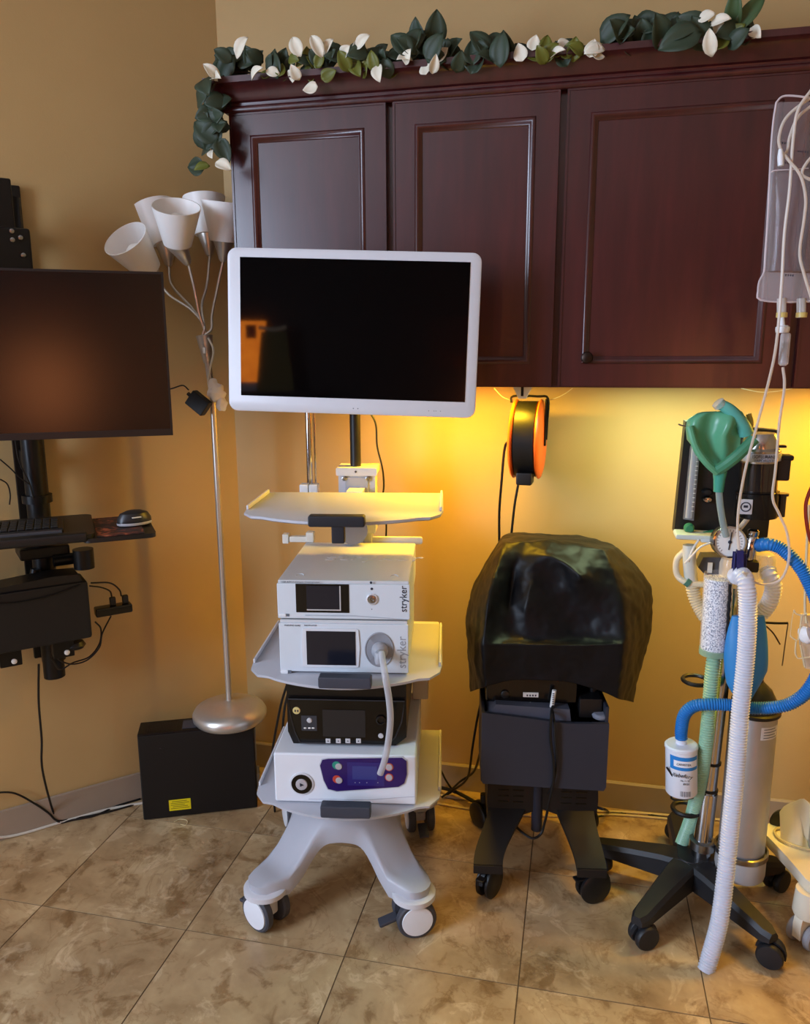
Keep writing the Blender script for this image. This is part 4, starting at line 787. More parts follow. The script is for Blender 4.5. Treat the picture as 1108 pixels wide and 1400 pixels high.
pb, pt = N(958, 1172, 2.155), N(1003, 790, 2.155); pm = pb.lerp(pt, .25)
MB().cyl(pb-V((0, 0, .02)), pm, .0265).cyl(pm, pt, .0225).build('pole', chrome, an)
ax = (pt-pb).normalized()
for f, nm in ((.08, 'collar'),): MB().lathe([(.028, 0), (.036, .004), (.036, .028), (.028, .032)], 32, pb+ax*.03, ax).build(nm, steel, an)
for f in (.26, .36): MB().lathe([(.0228, -.004), (.026, -.003), (.026, .003), (.0228, .004)], 28, pb.lerp(pt, f), ax).build('band', blk, an)
# back plate with flow meter
plq = [N(*q, 2.20) for q in ((938, 576), (1066, 589), (1048, 752), (922, 728))]
pl = MB(); pl.rings([[q for q in plq], [q+V((0, .05, 0)) for q in plq]]); pl.build('back_plate', M('plate_black', (20, 20, 22), .45), an, smooth=False)
fm = [N(*q, 2.185) for q in ((945, 610), (958, 612), (949, 712), (935, 710))]
MB().rings([fm, [q+V((0, .014, 0)) for q in fm]]).build('flow_meter_body', M('meter_grey', (120, 122, 128), .3), an, smooth=False)
ft = N(951, 612, 2.178); fb = N(942, 708, 2.178); MB().cyl(ft, fb, .009, seg=16).build('flow_tube', clear('meter_glass', (210, 215, 222), .35, .1), an)
for k in range(14): p = ft.lerp(fb, .06+k*.064); MB().box(p+V((.004, -.0098, -.0007)), p+V((.010, -.0085, .0007))).build('scale_mark', white, an)
p = N(942, 721, 2.17); MB().lathe([(.0, 0), (.012, 0), (.014, .006), (.013, .016), (.009, .02), (0, .02)], 24, p, (0, -1, 0)).build('flow_knob', M('green_knob', (46, 120, 84), .4), an)
for px, py, m_ in ((967, 672, blk), (967, 682, chrome)): p = N(px, py, 2.195); MB().lathe([(.0, 0), (.013, 0), (.013, .01), (.009, .016), (0, .017)], 20, p, (0, -1, 0), sx=1.1, sy=.7).build('valve_knob', m_, an)
# vaporizer
va, vb = N(1041, 592, 2.11), N(1034, 706, 2.11); vx = (va-vb).normalized(); h = (va-vb).length
vap = MB().lathe([(.0, 0), (.050, 0), (.052, .004), (.052, h*.30), (.047, h*.31), (.047, h*.33)], 40, vb, vx).build('vaporizer_base', M('vapor_black', (44, 44, 46), .2, .8), an)
MB().lathe([(.046, h*.33), (.046, h*.66), (.0, h*.66)], 40, vb, vx).build('vaporizer_window', M('smoked_glass', (74, 70, 68), .14, .85), vap)
MB().lathe([(.0, h*.66), (.047, h*.66), (.049, h*.70), (.049, h*.80), (.044, h*.83), (.043, h*.93), (.035, h), (0, h)], 40, vb, vx).build('vaporizer_dial', M('dial_steel', (178, 174, 170), .22, .9), vap)
MB().lathe([(.048, h*.68), (.0505, h*.685), (.0505, h*.775), (.048, h*.78)], 40, vb, vx, cap=False).build('dial_label', M('label_grey', (176, 180, 192), .5), vap)
text('lettering', 'ISOFLURANE', .012, inkd, vap, vb+vx*(h*.745)+V((.0, -.0512, 0)), wx=.8); text('lettering', 'VAPORIZER', .010, inkm, vap, vb+vx*(h*.70)+V((.0, -.0512, 0)), wx=.9)
p = N(1020, 693, 2.055); q = MB().box(p+V((-.016, -.0005, -.019)), p+V((.016, .004, .019)), .001).build('round_mark_label', M('label_pale', (190, 192, 198), .5), vap)
MB().lathe([(.010, 0), (.0125, 0), (.0125, .001), (.010, .001)], 26, p+V((0, -.0006, 0)), (0, -1, 0), cap=False).build('mark_ring', inkd, q); MB().box(p+V((-.005, -.0014, -.002)), p+V((.005, -.0006, .004))).build('mark_centre', inkd, q)
MB().box(N(1050, 612, 2.08), N(1074, 608, 2.10), .002).build('lever', blk, an)
hp = N(1066, 632, 2.11); MB().box(hp+V((-.02, -.02, -.045)), hp+V((.024, .02, .012)), .006).box(hp+V((.0, -.02, .006)), hp+V((.03, .02, .02)), .005).build('filler_port', blk, an)
hp = N(1064, 690, 2.11); fl_ = MB().cyl(hp+V((-.012, 0, -.028)), hp+V((-.012, 0, .03)), .009).cyl(hp+V((.008, 0, -.03)), hp+V((.008, 0, .024)), .011).cyl(hp+V((.008, 0, .024)), hp+V((.008, 0, .03)), .016).cyl(hp+V((-.012, 0, .03)), hp+V((-.012, 0, .036)), .014); fl_.build('filler_screws', M('dark_steel', (70, 70, 74), .25, .9), an)
# lower manifold block
mp_ = N(960, 738, 2.13)
MB().box(N(924, 738, 2.12), N(1000, 726, 2.19), .006).build('manifold_bar', M('frosted_bar', (196, 206, 200), .35), an)
bq = [N(*q, 2.16) for q in ((962, 762), (990, 762), (986, 796), (972, 794), (955, 776))]; MB().rings([bq, [q+V((0, .06, 0)) for q in bq]]).build('valve_block', M('block_grey', (74, 76, 84), .45), an, smooth=False)
p = N(971, 776, 2.155); MB().box(p+V((-.006, -.002, -.014)), p+V((.006, 0, .014))).build('tag_label', ivory, an)
gp = N(998, 741, 2.08); g_ = MB().lathe([(.0, 0), (.040, 0), (.042, -.004), (.042, -.034), (.036, -.04), (0, -.04)], 44, gp, (.04, -1, .10)).build('gauge', steel, an)
MB().lathe([(.036, .0), (.041, .001), (.041, .005), (.037, .006), (.036, .002)], 44, gp, (.04, -1, .10), cap=False).build('gauge_rim', chrome, g_)
gq = V((.04, -1, .10)).to_track_quat('Z', 'Y'); gx, gy = gq @ V((1, 0, 0)), gq @ V((0, 1, 0))
if gy.z < 0: gx, gy = -gx, -gy
MB().lathe([(.0, .0005), (.036, .0005), (.036, .001), (0, .001)], 40, gp, (.04, -1, .10)).build('gauge_face', M('gauge_face', (232, 232, 228), .5), g_)
gn = V((.04, -1, .10)).normalized()
for k in range(21):
    a = math.radians(-50+k*14); d = gx*math.cos(a)+gy*math.sin(a); MB().tube([gp+gn*.0016+d*.027, gp+gn*.0016+d*.032], .0007, 4, smooth=False).build('gauge_tick', inkd, g_)
MB().tube([gp+gn*.003-gy*.020-gx*.002, gp+gn*.003+gy*.026+gx*.004], .0014, 5, smooth=False).ball(gp+gn*.003, .0045, (1, .6, 1), 12, 8).build('gauge_needle', inkd, g_)
# domes, absorber canister, chrome outlet
clr = clear('clear_plastic', (225, 222, 214), .30, .12); can_clr = clear('canister_clear', (235, 235, 235), .06, .08)
for px, py, Y, r in ((999, 776, 2.11, .026), (1044, 770, 2.11, .028)):
    p = N(px, py, Y); MB().lathe([(.0, -.05), (r, -.05), (r*1.05, -.01), (r*1.05, .012), (r*.9, .024), (r*.5, .03), (0, .03)], 30, p).build('valve_dome', clr, an)
p = N(1028, 742, 2.09); MB().lathe([(.014, -.045), (.016, -.04), (.016, .012), (.012, .018), (.014, .022), (.014, .032), (.009, .036), (0, .036)], 24, p, (.08, 0, 1)).build('pop_off_valve', chrome, an)
MB().box(p+V((-.02, -.02, -.075)), p+V((.02, .02, -.045)), .006).build('valve_seat', blk, an)
ct, cb = N(983, 790, 2.085), N(977, 888, 2.085); cx_ = (ct-cb).normalized(); ch_ = (ct-cb).length
_, nt, b_, mp, cr = ramp_mat('granules', [(.38, (120, 130, 150)), (.5, (206, 214, 228)), (.64, (244, 247, 252))], 260, .8, detail=2, bump=.7, bscale=150)
cn = MB().lathe([(.0, 0), (.034, 0), (.034, ch_), (0, ch_)], 40, cb, cx_).build('absorber_granules', MATS['granules'], an)
MB().lathe([(.036, -.012), (.037, 0), (.037, ch_+.004), (.036, ch_+.012)], 40, cb, cx_, cap=False).build('absorber_canister', can_clr, an)
MB().tube([cb.lerp(ct, t)+V((.024, -.0285, 0))+V((rnd.uniform(-.0015, .0015), 0, 0)) for t in [k/24 for k in range(2, 24)]], .0042, 6, 1).build('black_seam', M('seam_black', (18, 18, 20), .9, bump=.8, scale=200), an)
MB().lathe([(.0, -.012), (.038, -.012), (.038, .004), (.0, .004)], 36, cb, cx_).build('canister_cap', clear('green_clear', (150, 190, 160), .5), an)
MB().tube([N(1012, 752, 2.03), N(1012, 775, 2.03), N(1013, 785, 2.035)], .011, 4, 4).box(N(1006, 758, 2.03)+V((0, 0, 0)), N(1016, 785, 2.05), .003).build('blue_clip', M('navy_clip', (30, 34, 92), .45), an)
# small gas tubing
tubem = M('cream_tube', (214, 204, 176), .4); wtube = M('white_tube', (216, 214, 206), .4)
MB().tube([N(*q) for q in ((938, 752, 2.15), (926, 765, 2.15), (926, 785, 2.15), (938, 796, 2.14), (960, 799, 2.14), (974, 797, 2.14))], .0085, 12, 8).build('gas_tube', tubem, an)
p = N(940, 796, 2.14); MB().cyl(p+V((-.004, 0, .004)), p+V((.006, 0, -.003)), .0125).build('tube_clip', M('clip_green', (70, 120, 104), .5), an)
MB().tube([N(*q) for q in ((943, 745, 2.14), (943, 765, 2.14), (945, 790, 2.15), (947, 800, 2.15))], .017, 14, 6).build('outlet_pipe', M('frosted_pipe', (204, 206, 196), .4), an)
MB().hose([N(*q) for q in ((946, 795, 2.15), (950, 815, 2.15), (957, 832, 2.14), (966, 846, 2.12))], .017, .008).build('inlet_hose', clear('cream_hose', (222, 212, 184), .6), an)
MB().tube([N(*q) for q in ((956, 738, 2.12), (947, 752, 2.11), (942, 768, 2.11))], .003, 8, 6).build('sample_line', wtube, an); MB().tube([N(*q) for q in ((975, 741, 2.11), (958, 748, 2.1), (945, 762, 2.1), (937, 770, 2.1))], .0028, 8, 6).build('sample_line', wtube, an)
MB().box(N(958, 742, 2.12), N(982, 732, 2.15), .004).build('pale_fitting', M('fitting_pale', (196, 208, 216), .35), an)
MB().tube([N(*q) for q in ((976, 728, 2.17), (962, 731, 2.16))], .008, 10, 4).build('green_fitting', MATS['green_knob'], an)
MB().tube([N(*q) for q in ((1003, 733, 2.12), (1018, 715, 2.13), (1026, 704, 2.13))], .007, 10, 4).build('grey_tube', wtube, an)
# holder ring, wire brackets
p = N(952, 930, 2.17); MB().tube([p+V((.035*math.cos(a), .035*math.sin(a), 0)) for a in [2*PI*k/24 for k in range(25)]], .006, 8, 1).cyl(p+V((.035, 0, 0)), N(978, 934, 2.155), .006).build('holder_ring', blk, an)
p = N(938, 1106, 2.17); MB().tube([p+V((.036*math.cos(a), .036*math.sin(a), 0)) for a in [2*PI*k/24 for k in range(25)]], .007, 8, 1).cyl(p+V((.03, -.01, 0)), N(960, 1110, 2.155), .005).build('holder_ring', blk, an)
MB().tube([N(*q) for q in ((1030, 850, 2.14), (1060, 852, 2.13), (1078, 852, 2.12))], .0035, 6, 4).build('wire_bracket', blk, an); MB().tube([N(*q) for q in ((1078, 852, 2.12), (1074, 880, 2.12), (1070, 910, 2.12))], .0015, 6, 4).build('wire_bracket', M('wire_steel', (120, 110, 90), .3, .8), an)
MB().tube([N(*q) for q in ((1048, 856, 2.1), (1058, 866, 2.1), (1067, 881, 2.1))], .0022, 6, 4).build('wire_bracket', M('wire_bronze', (90, 70, 50), .4, .6), an)
MB().tube([N(*q) for q in ((912, 1049, 2.06), (918, 1058, 2.06), (924, 1068, 2.06), (922, 1080, 2.06), (918, 1091, 2.07), (930, 1094, 2.1), (960, 1088, 2.14))], .0028, 8, 2).build('canister_bracket', blk, an)

# ------------------------------------------------------------ green breathing bag
gb1 = M('green_rubber', (92, 164, 126), .3, var=.12, scale=10); gbg = thing('breathing_bag', 'folded green rubber breathing bag hung over the gas machine', 'breathing bag', W(984, 652, 2.06))
go_ = gbg.location.copy(); g2 = lambda px, py, Y: W(px, py, Y)-go_
# rows from the neck up: left, right, front fold depth
rows = [(983, 656, 5, 5, 0), (982, 644, 7, 6, .004), (978, 632, 16, 22, .012), (973, 615, 24, 38, .024), (967, 598, 26, 48, .034), (966, 584, 25, 52, .038), (968, 574, 26, 50, .034), (972, 568, 20, 42, .022), (978, 565, 12, 26, .010)]
mb = MB(); rg = []
for px, py, l, r, dp in rows:
    cl_, cr_ = g2(px-l, py, 2.06), g2(px+r, py-6*(r-l)/30, 2.06); rr = []
    for k in range(40):
        a = 2*PI*k/40; t = (1-math.cos(a))/2; p = cl_.lerp(cr_, t); s = math.sin(a)
        fo = (.55+.45*math.cos(t*PI*3.2-.6)) if s > 0 else 1
        p += V((0, -s*dp*(fo if s > 0 else .5), 0)); p += V(noise.noise_vector(p*16))*.012*min(1, dp*60); rr.append(p)
    rg.append(rr)
mb.rings(rg); mb.build('bag', gb1, gbg, ang=60)
bandm = M('green_rubber_dark', (64, 130, 98), .34)
MB().tube([g2(*q) for q in ((1032, 600, 2.02), (1012, 620, 2.015), (995, 634, 2.02), (983, 642, 2.03))], .014, 10, 6).build('folded_edge', bandm, gbg)
MB().tube([g2(*q) for q in ((943, 583, 2.03), (952, 612, 2.025), (966, 632, 2.025), (981, 646, 2.035))], .009, 10, 6).build('folded_rim', gb1, gbg)
MB().lathe([(.012, -.03), (.014, 0), (.017, .02), (.012, .028)], 20, g2(984, 656, 2.05)).build('neck', M('teal_neck', (58, 150, 130), .35), gbg)
MB().tube([g2(*q) for q in ((984, 552, 2.05), (1000, 562, 2.05), (1015, 580, 2.06), (1020, 592, 2.07))], .015, 14, 6, rf=lambda t: .013+.006*t).build('teal_tube', M('teal_rubber', (92, 176, 164), .4), gbg); MB().lathe([(.0, 0), (.0155, 0), (.0155, .012), (.012, .014), (0, .014)], 20, g2(986, 555, 2.05), (-.7, -.2, .8)).build('end_cap', clr, gbg)
MB().tube([g2(*q) for q in ((1024, 566, 2.08), (1027, 580, 2.08), (1020, 605, 2.08))], .007, 8, 5).build('amber_fold', M('amber_rubber', (170, 150, 70), .4), gbg)
MB().tube([g2(*q) for q in ((942, 582, 2.06), (934, 582, 2.06), (928, 580, 2.06))], .002, 6).build('wire_hook', steel, gbg)
tag(MB().tube([W(*q) for q in ((983, 664, 2.05), (985, 690, 2.05), (989, 715, 2.06), (993, 733, 2.07))], .0085, 12, 6).build('bag_tube', clear('grey_clear', (160, 180, 180), .5)), 'clear grey tube from the green bag to the gauge', 'tube')

# ------------------------------------------------------------ hoses, cylinder, bags and canister
wh = clear('white_hose', (226, 233, 250), .66, .22)
tag(MB().hose([W(*q) for q in ((1006, 788, 2.07), (1014, 786, 2.03), (1021, 800, 2.0), (1023, 840, 2.0), (1020, 900, 2.0), (1012, 980, 1.99), (1006, 1060, 1.97), (998, 1140, 1.95), (992, 1200, 1.925), (984, 1260, 1.90), (972, 1305, 1.885), (966, 1326, 1.875))], .0205, .0075, .10, 18).build('breathing_hose', wh), 'long white corrugated hose hanging to the floor', 'hose')
tag(MB().hose([W(*q) for q in ((1049, 778, 2.1), (1053, 788, 2.085), (1058, 800, 2.085), (1054, 820, 2.09), (1044, 835, 2.1), (1034, 842, 2.11), (1022, 845, 2.12))], .0195, .008, .12, 16).build('breathing_hose', wh), 'short curled white corrugated hose right of the gauge', 'hose')
tag(MB().hose([W(*q) for q in ((977, 893, 2.085), (974, 920, 2.08), (970, 970, 2.085), (964, 1030, 2.10), (955, 1080, 2.13), (945, 1120, 2.17), (934, 1150, 2.21), (928, 1164, 2.225))], .0175, .0075, .10, 16).build('breathing_hose', M('green_hose', (146, 188, 160), .36)), 'pale green corrugated hose below the absorber canister', 'hose')
blu = M('blue_hose', (24, 112, 190), .42)
tag(MB().hose([W(*q) for q in ((1036, 746, 2.09), (1050, 744, 2.06), (1068, 750, 2.05), (1088, 768, 2.03), (1104, 792, 2.02), (1122, 840, 2.0), (1124, 900, 2.0), (1108, 940, 2.0), (1085, 960, 2.01), (1060, 967, 2.02), (1030, 968, 2.04), (1000, 964, 2.05), (968, 963, 2.05), (948, 966, 2.06), (936, 978, 2.07), (932, 998, 2.08), (932, 1010, 2.08))], .0155, .0062, .10, 14).build('scavenge_hose', blu), 'long blue corrugated hose looping to the white canister', 'hose')
rb = thing('reservoir_bag', 'flat blue reservoir bag hanging behind the white hose', 'breathing bag', W(1016, 975, 2.055))
mb = MB(); rg = []; o0 = rb.location.copy()
for k in range(17):
    t = k/16; py = 842+(975-842)*t; l = 990+(1-math.sin(PI*min(1, .18+t*.72)))*24+14*max(0, t-.7)/.3; r = 1051-(1-math.sin(PI*min(1, .25+t*.6)))*18-26*max(0, t-.55)/.45
    a, b = W(l, py, 2.05)-o0, W(r, py, 2.05)-o0; rg.append([a.lerp(b, (1-math.cos(2*PI*i/28))/2)+V((0, .028*math.sin(2*PI*i/28)*math.sin(PI*min(.97, max(.08, t)))**.6, 0)) for i in range(28)])
mb.rings(rg); mb.build('bag', M('blue_rubber', (52, 132, 196), .42, var=.05), rb, ang=60); MB().lathe([(.016, -.01), (.018, .0), (.018, .03), (.014, .04)], 20, W(1020, 842, 2.05)-o0).build('bag_neck', MATS['blue_rubber'], rb)
# oxygen cylinder
ca, cb2 = W(1012, 1178, 2.14), W(1031, 972, 2.14); cax = (cb2-ca).normalized(); chh = (cb2-ca).length
oc = thing('gas_cylinder', 'tall dull silver gas cylinder strapped beside the chrome pole', 'gas cylinder', ca)
alum = M('dull_aluminium', (178, 179, 181), .40, .75, scale=14, var=.12); R_ = .0615
MB().lathe([(.0, .0), (R_, .004), (R_, chh), (R_-.001, chh+.004), (0, chh+.004)], 48, (0, 0, 0), cax).build('tank', alum, oc)
MB().lathe([(R_, chh), (R_-.002, chh+.03), (.042, chh+.065), (.024, chh+.082), (.018, chh+.088), (.018, chh+.10), (0, chh+.10)], 40, (0, 0, 0), cax).build('shoulder', M('shoulder_dark', (44, 46, 42), .35, .3), oc)
MB().box(cax*(chh+.095)+V((-.016, -.016, 0)), cax*(chh+.095)+V((.016, .016, .07)), .004).build('valve', chrome, oc)
MB().lathe([(.0, -.03), (R_+.004, -.03), (R_+.006, -.02), (R_+.006, .03), (R_+.001, .032)], 48, (0, 0, 0), cax).build('cup', M('cup_grey', (190, 190, 190), .4, .3), oc)
cs = MB().lathe([(R_+.005, .032), (R_+.010, .034), (R_+.010, .048), (R_+.005, .05)], 48, (0, 0, 0), cax, cap=False).build('strap', steel, oc)
MB().lathe([(R_+.001, chh-.002), (R_+.007, chh+.002), (R_+.007, chh+.010), (R_+.001, chh+.014)], 48, (0, 0, 0), cax, cap=False).build('black_ring', blk, oc)
MB().lathe([(R_+.0006, chh-.055), (R_+.0006, chh-.02)], 60, (0, 0, 0), cax, cap=False)
lm = MB(); aa = [math.radians(-82+k*7) for k in range(9)]; lm.rings([[V((R_+.0008)*0 if False else ((R_+.0008)*math.cos(a), (R_+.0008)*math.sin(a), 0))+cax*(chh-.055+dz) for a in aa] for dz in (0, .036)], closed=False); ll = lm.build('paper_label', M('paper_label', (214, 216, 220), .6), oc)
for k in range(4): MB().rings([[V(((R_+.0012)*math.cos(a), (R_+.0012)*math.sin(a), 0))+cax*(chh-.05+k*.008+dz) for a in aa[1:-1-k % 2]] for dz in (0, .0022)], closed=False).build('print_line', inkm, ll)
# white canister with blue label
fa, fb_ = W(932, 1082, 2.09), W(932, 1018, 2.09); fh = (fb_-fa).length
fc = thing('filter_canister', 'white filter canister with blue and white label on the blue hose', 'canister', fa)
cw = M('canister_white', (224, 230, 240), .4, var=.02); fax = (fb_-fa).normalized()
MB().lathe([(.0, 0), (.040, 0), (.042, .003), (.042, fh-.008), (.044, fh-.006), (.044, fh), (.040, fh+.004), (0, fh+.005)], 48, (0, 0, 0), fax).build('body', cw, fc); MB().lathe([(.015, fh+.004), (.015, fh+.03), (.013, fh+.031)], 24, (0, 0, 0), fax).build('spout', cw, fc)
def band(a0, a1, z0, z1, r, nm, mat, par):
    aa = [math.radians(a0+(a1-a0)*k/10) for k in range(11)]; return MB().rings([[V((r*math.cos(a), r*math.sin(a), 0))+fax*z for a in aa] for z in (z0, z1)], closed=False).build(nm, mat, par)
lblue = M('label_blue', (34, 128, 206), .45); bl_ = band(-140, -25, fh*.60, fh*.88, .0424, 'blue_label', lblue, fc); band(-124, -30, fh*.67, fh*.80, .0427, 'white_field', M('field_white', (232, 236, 244), .5), bl_)
def ctext(s, size, a, z, mat, shear=0, wx=1): aa = math.radians(a); return text('lettering', s, size, mat, fc, V((.0432*math.cos(aa), .0432*math.sin(aa), 0))+fax*z, (PI/2, 0, aa+PI/2), wx=wx, shear=shear)
ctext('Rebefury', .0155, -95, fh*.50, inkd, .3, .95); ctext('CANISTER', .0085, -88, fh*.735, inkm); ctext('No. 1 - 50', .006, -84, fh*.40, inkm); ctext('80120', .007, -80, fh*.33, inkm)
for k in range(9): band(-100+k*4.4, -100+k*4.4+(1.6, 2.8)[k % 2], fh*.06, fh*.17, .0424, 'bar_code_line', inkm, fc)
# ------------------------------------------------------------ drip stand at the right edge
cream = M('cream_plastic', (222, 214, 192), .42, var=.03); wgrey = M('wheel_grey', (150, 152, 158), .5)
dp = W(1120, 1090, 2.14); ds = thing('drip_stand', 'cream caster base of a drip stand at the right edge', 'drip stand', (dp.x, dp.y, 0)); D = lambda p: V(p)-V((dp.x, dp.y, 0))
zt = .195; out = [D(G(x, y, zt)) for x, y in ((1040, 1131), (1048, 1142), (1058, 1152), (1068, 1163), (1080, 1176), (1092, 1190), (1102, 1202), (1150, 1240), (1230, 1180), (1210, 1120), (1130, 1098), (1085, 1112), (1060, 1120))]
mb = MB(); rg = []
for k, (dz, s) in enumerate(((-.034, .97), (-.03, 1), (-.006, 1), (0, .985))): c = sum(out, V())/len(out); rg.append([V((c.x+(p.x-c.x)*s, c.y+(p.y-c.y)*s, p.z+dz)) for p in out])
mb.rings(rg); mb.build('base', cream, ds, ang=40)
f0 = D(G(1082, 1150, zt)); fr_ = []
for k in range(11):
    t = k/10; p = D(G(1080+t*50, 1146+t*18, zt)); h = .016+.115*math.sin(PI*min(1, t*1.2+.14))**.6
    fr_.append([p+V((-.028, -.02, -.002)), p+V((.03, -.02, -.002)), p+V((.026, -.01, h*.8)), p+V((0, .01, h)), p+V((-.028, .02, h*.8))])
MB().rings(fr_).build('wheel_fender', cream, ds, ang=60)
MB().lathe([(.0, -.012), (.045, -.012), (.05, -.006), (.05, .006), (.045, .012), (0, .012)], 30, D(G(1078, 1130, .2)), (.5, 1, 0)).build('side_disc', M('disc_dark', (40, 38, 36), .5), ds)
cpos = D(G(1098, 1297)); MB().lathe([(.0, .09), (.034, .09), (.038, .1), (.036, .135), (.034, zt-.03), (0, zt-.03)], 30, V((cpos.x+.008, cpos.y+.02, 0))).build('caster_stem', cream, ds)
c_ = MB().prism([(-.034, .03), (.03, .03), (.036, .07), (.034, .1), (-.03, .1), (-.036, .07)], -.012, .012).build('caster', cream, ds, (cpos.x+.006, cpos.y+.02, 0)); c_.rotation_euler.z = .7
for s in (-1, 1): MB().lathe([(.0, -.010), (.030, -.010), (.0345, -.005), (.0345, .005), (.030, .010), (0, .010)], 28, (0, s*.024, .0345), (0, 1, 0)).build('wheel', wgrey, c_)
MB().cyl((.022, .03, zt-.01), (.022, .03, .42), .026).build('column', M('column_grey', (150, 148, 142), .4), ds)
MB().cyl((.022, .03, .42), (.022, .03, 2.32), .0115).build('pole', chrome, ds)
hk = D(W(1082, 60, 1.9)); MB().tube([(.022, .03, 2.3), (-.02, .0, 2.36), (hk.x*.6, hk.y*.6, 2.36), (hk.x*.95, hk.y, 2.33), (hk.x, hk.y, 2.30), (hk.x+.008, hk.y, 2.285)], .004, 8).build('hook', chrome, ds)
coil = [D(G(x, y, zt+.006+dz)) for x, y, dz in ((1130, 1150, .02), (1100, 1142, .012), (1075, 1132, .004), (1060, 1134, .0), (1063, 1144, .0), (1080, 1154, .0), (1108, 1162, .0), (1130, 1164, 0))]
cable('stand_cable', [p+V((dp.x, dp.y, 0)) for p in coil], .0035, M('cream_cable', (206, 190, 150), .5), 'cream cable loop lying on the drip stand base')

# ------------------------------------------------------------ drip bag and lines
YB = 1.9; film = clear('drip_film', (222, 214, 216), .07, .10); fluid = clear('drip_fluid', (150, 142, 146), .10, .04); rim = M('drip_seam', (204, 190, 192), .35, alpha=1)
db = thing('drip_bag', 'clear plastic drip bag with two ports at the right edge', 'drip bag', W(1082, 412, YB)); o0 = db.location.copy(); E_ = lambda px, py, Y=YB: W(px, py, Y)-o0
lft = [(1062, 140), (1058, 165), (1055, 200), (1053, 240), (1050, 300), (1047, 345), (1045, 372)]; cxp = lambda y: 1082+(412-y)*.075
mb = MB(); rg = []
for i, (lx, ly) in enumerate(lft):
    cx0 = cxp(ly); hwp = cx0-lx; dpth = (.004, .012, .018, .026, .03, .03, .024)[i]
    rg.append([E_(cx0+hwp*math.cos(2*PI*k/28), ly)+V((0, dpth*math.sin(2*PI*k/28)*(abs(math.sin(2*PI*k/28))**.3), 0)) for k in range(28)])
mb.rings(rg); mb.build('bag', film, db, ang=60)
mb = MB(); rg = []
for lx, ly, d in ((1052, 236, .018), (1052, 250, .021), (1051, 300, .025), (1048.5, 345, .025), (1047, 370, .018)):
    cx0 = cxp(ly); hwp = (cx0-lx)*.94; rg.append([E_(cx0+hwp*math.cos(2*PI*k/24), ly)+V((0, d*math.sin(2*PI*k/24), 0)) for k in range(24)])
mb.rings(rg); mb.build('fluid', fluid, db, ang=60)
fo = [E_(*q) for q in ((1045, 372), (1038, 384), (1036, 396), (1038, 409), (1050, 412), (1110, 414), (1124, 410), (1126, 396), (1122, 384), (1118, 374))]; MB().rings([[p+V((0, -.004, 0)) for p in fo], [p+V((0, .004, 0)) for p in fo]]).build('bottom_seal', clear('seal_film', (214, 206, 208), .26, .2), db)
MB().tube([E_(*q) for q in lft]+[E_(1039, 384), E_(1037, 398), E_(1040, 410), E_(1082, 413), E_(1124, 410)], .0022, 6, 3).build('edge_seam', rim, db)
MB().tube([E_(1062, 140), E_(1070, 132), E_(1085, 131), E_(1110, 134)], .0022, 6, 3).build('edge_seam', rim, db); MB().tube([E_(1053, 237, 1.88), E_(1060, 233, 1.875), E_(1080, 232, 1.872), E_(1106, 230, 1.875)], .0012, 6, 3).build('fluid_line', rim, db)
yel = M('port_yellow', (206, 184, 110), .4)
for px in (1069, 1096):
    a, b = E_(px, 408), E_(px, 434); po = MB().cyl(a, b, .0095, seg=20).build('port', clear('port_%d' % px, (220, 216, 210), .5), db); MB().lathe([(.0, 0), (.0115, 0), (.0115, .010), (.009, .011), (0, .011)], 20, b, (0, 0, 1)).build('port_cap', yel, po)
for px, py, n in ((1064, 195, 6), (1092, 207, 5), (1068, 222, 4), (1075, 376, 4)):
    for k in range(n): p = E_(px+k*3.2, py+k*.2, YB-.034); MB().box(p+V((-.0012, -.0006, -.0018)), p+V((.0012, .0004, .0018))).build('print_mark', inkd, db)
line = clear('line_plastic', (226, 214, 200), .62, .25)
dc = thing('drip_chamber', 'clear drip chamber hanging below the drip bag port', 'drip chamber', W(1071, 500, YB-.005)); o1 = dc.location.copy()
MB().cyl(W(1069, 434, YB-.005)-o1, W(1070, 446, YB-.005)-o1, .006).build('spike', wplast, dc); MB().lathe([(.0, 0), (.013, 0), (.0145, .006), (.0145, .012), (.010, .016), (0, .016)], 22, W(1070, 455, YB-.005)-o1).build('collar', wplast, dc)
MB().lathe([(.006, 0), (.0105, .004), (.0105, .066), (.009, .07)], 22, (0, 0, 0)).build('chamber', clear('chamber_clear', (226, 222, 222), .35, .08), dc); MB().cyl((0, 0, .012), (0, 0, .05), .004).build('filter', M('filter_brown', (90, 78, 70), .6), dc)
def ivline(pts, lb): tag(MB().tube([W(*q) for q in pts], .0032, 8, 8).build('drip_line', line), lb, 'tube')
ivline(((1112, 120, 1.86), (1092, 150, 1.855), (1085, 190, 1.855), (1080, 260, 1.855), (1073, 320, 1.86), (1069, 390, 1.86), (1062, 470, 1.87), (1052, 520, 1.9), (1036, 580, 1.95), (1020, 640, 1.98), (1011, 690, 2.01), (1009, 725, 2.02), (1011, 752, 2.02)), 'clear drip line running down to the navy clip')
ivline(((1071, 502, 1.895), (1073, 530, 1.9), (1066, 580, 1.93), (1061, 640, 1.96), (1057, 680, 1.98), (1066, 703, 1.99), (1077, 730, 2.0), (1079, 765, 2.01), (1068, 792, 2.02), (1045, 799, 2.02), (1025, 792, 2.0), (1016, 782, 1.99)), 'clear drip line below the drip chamber curling behind the gauge')
ivline(((1116, 128, 1.865), (1078, 158, 1.862), (1066, 185, 1.86), (1068, 205, 1.855), (1078, 218, 1.85), (1095, 240, 1.848), (1102, 270, 1.85), (1100, 300, 1.855), (1094, 345, 1.86), (1100, 375, 1.86), (1114, 420, 1.86)), 'looped drip line crossing the front of the drip bag')
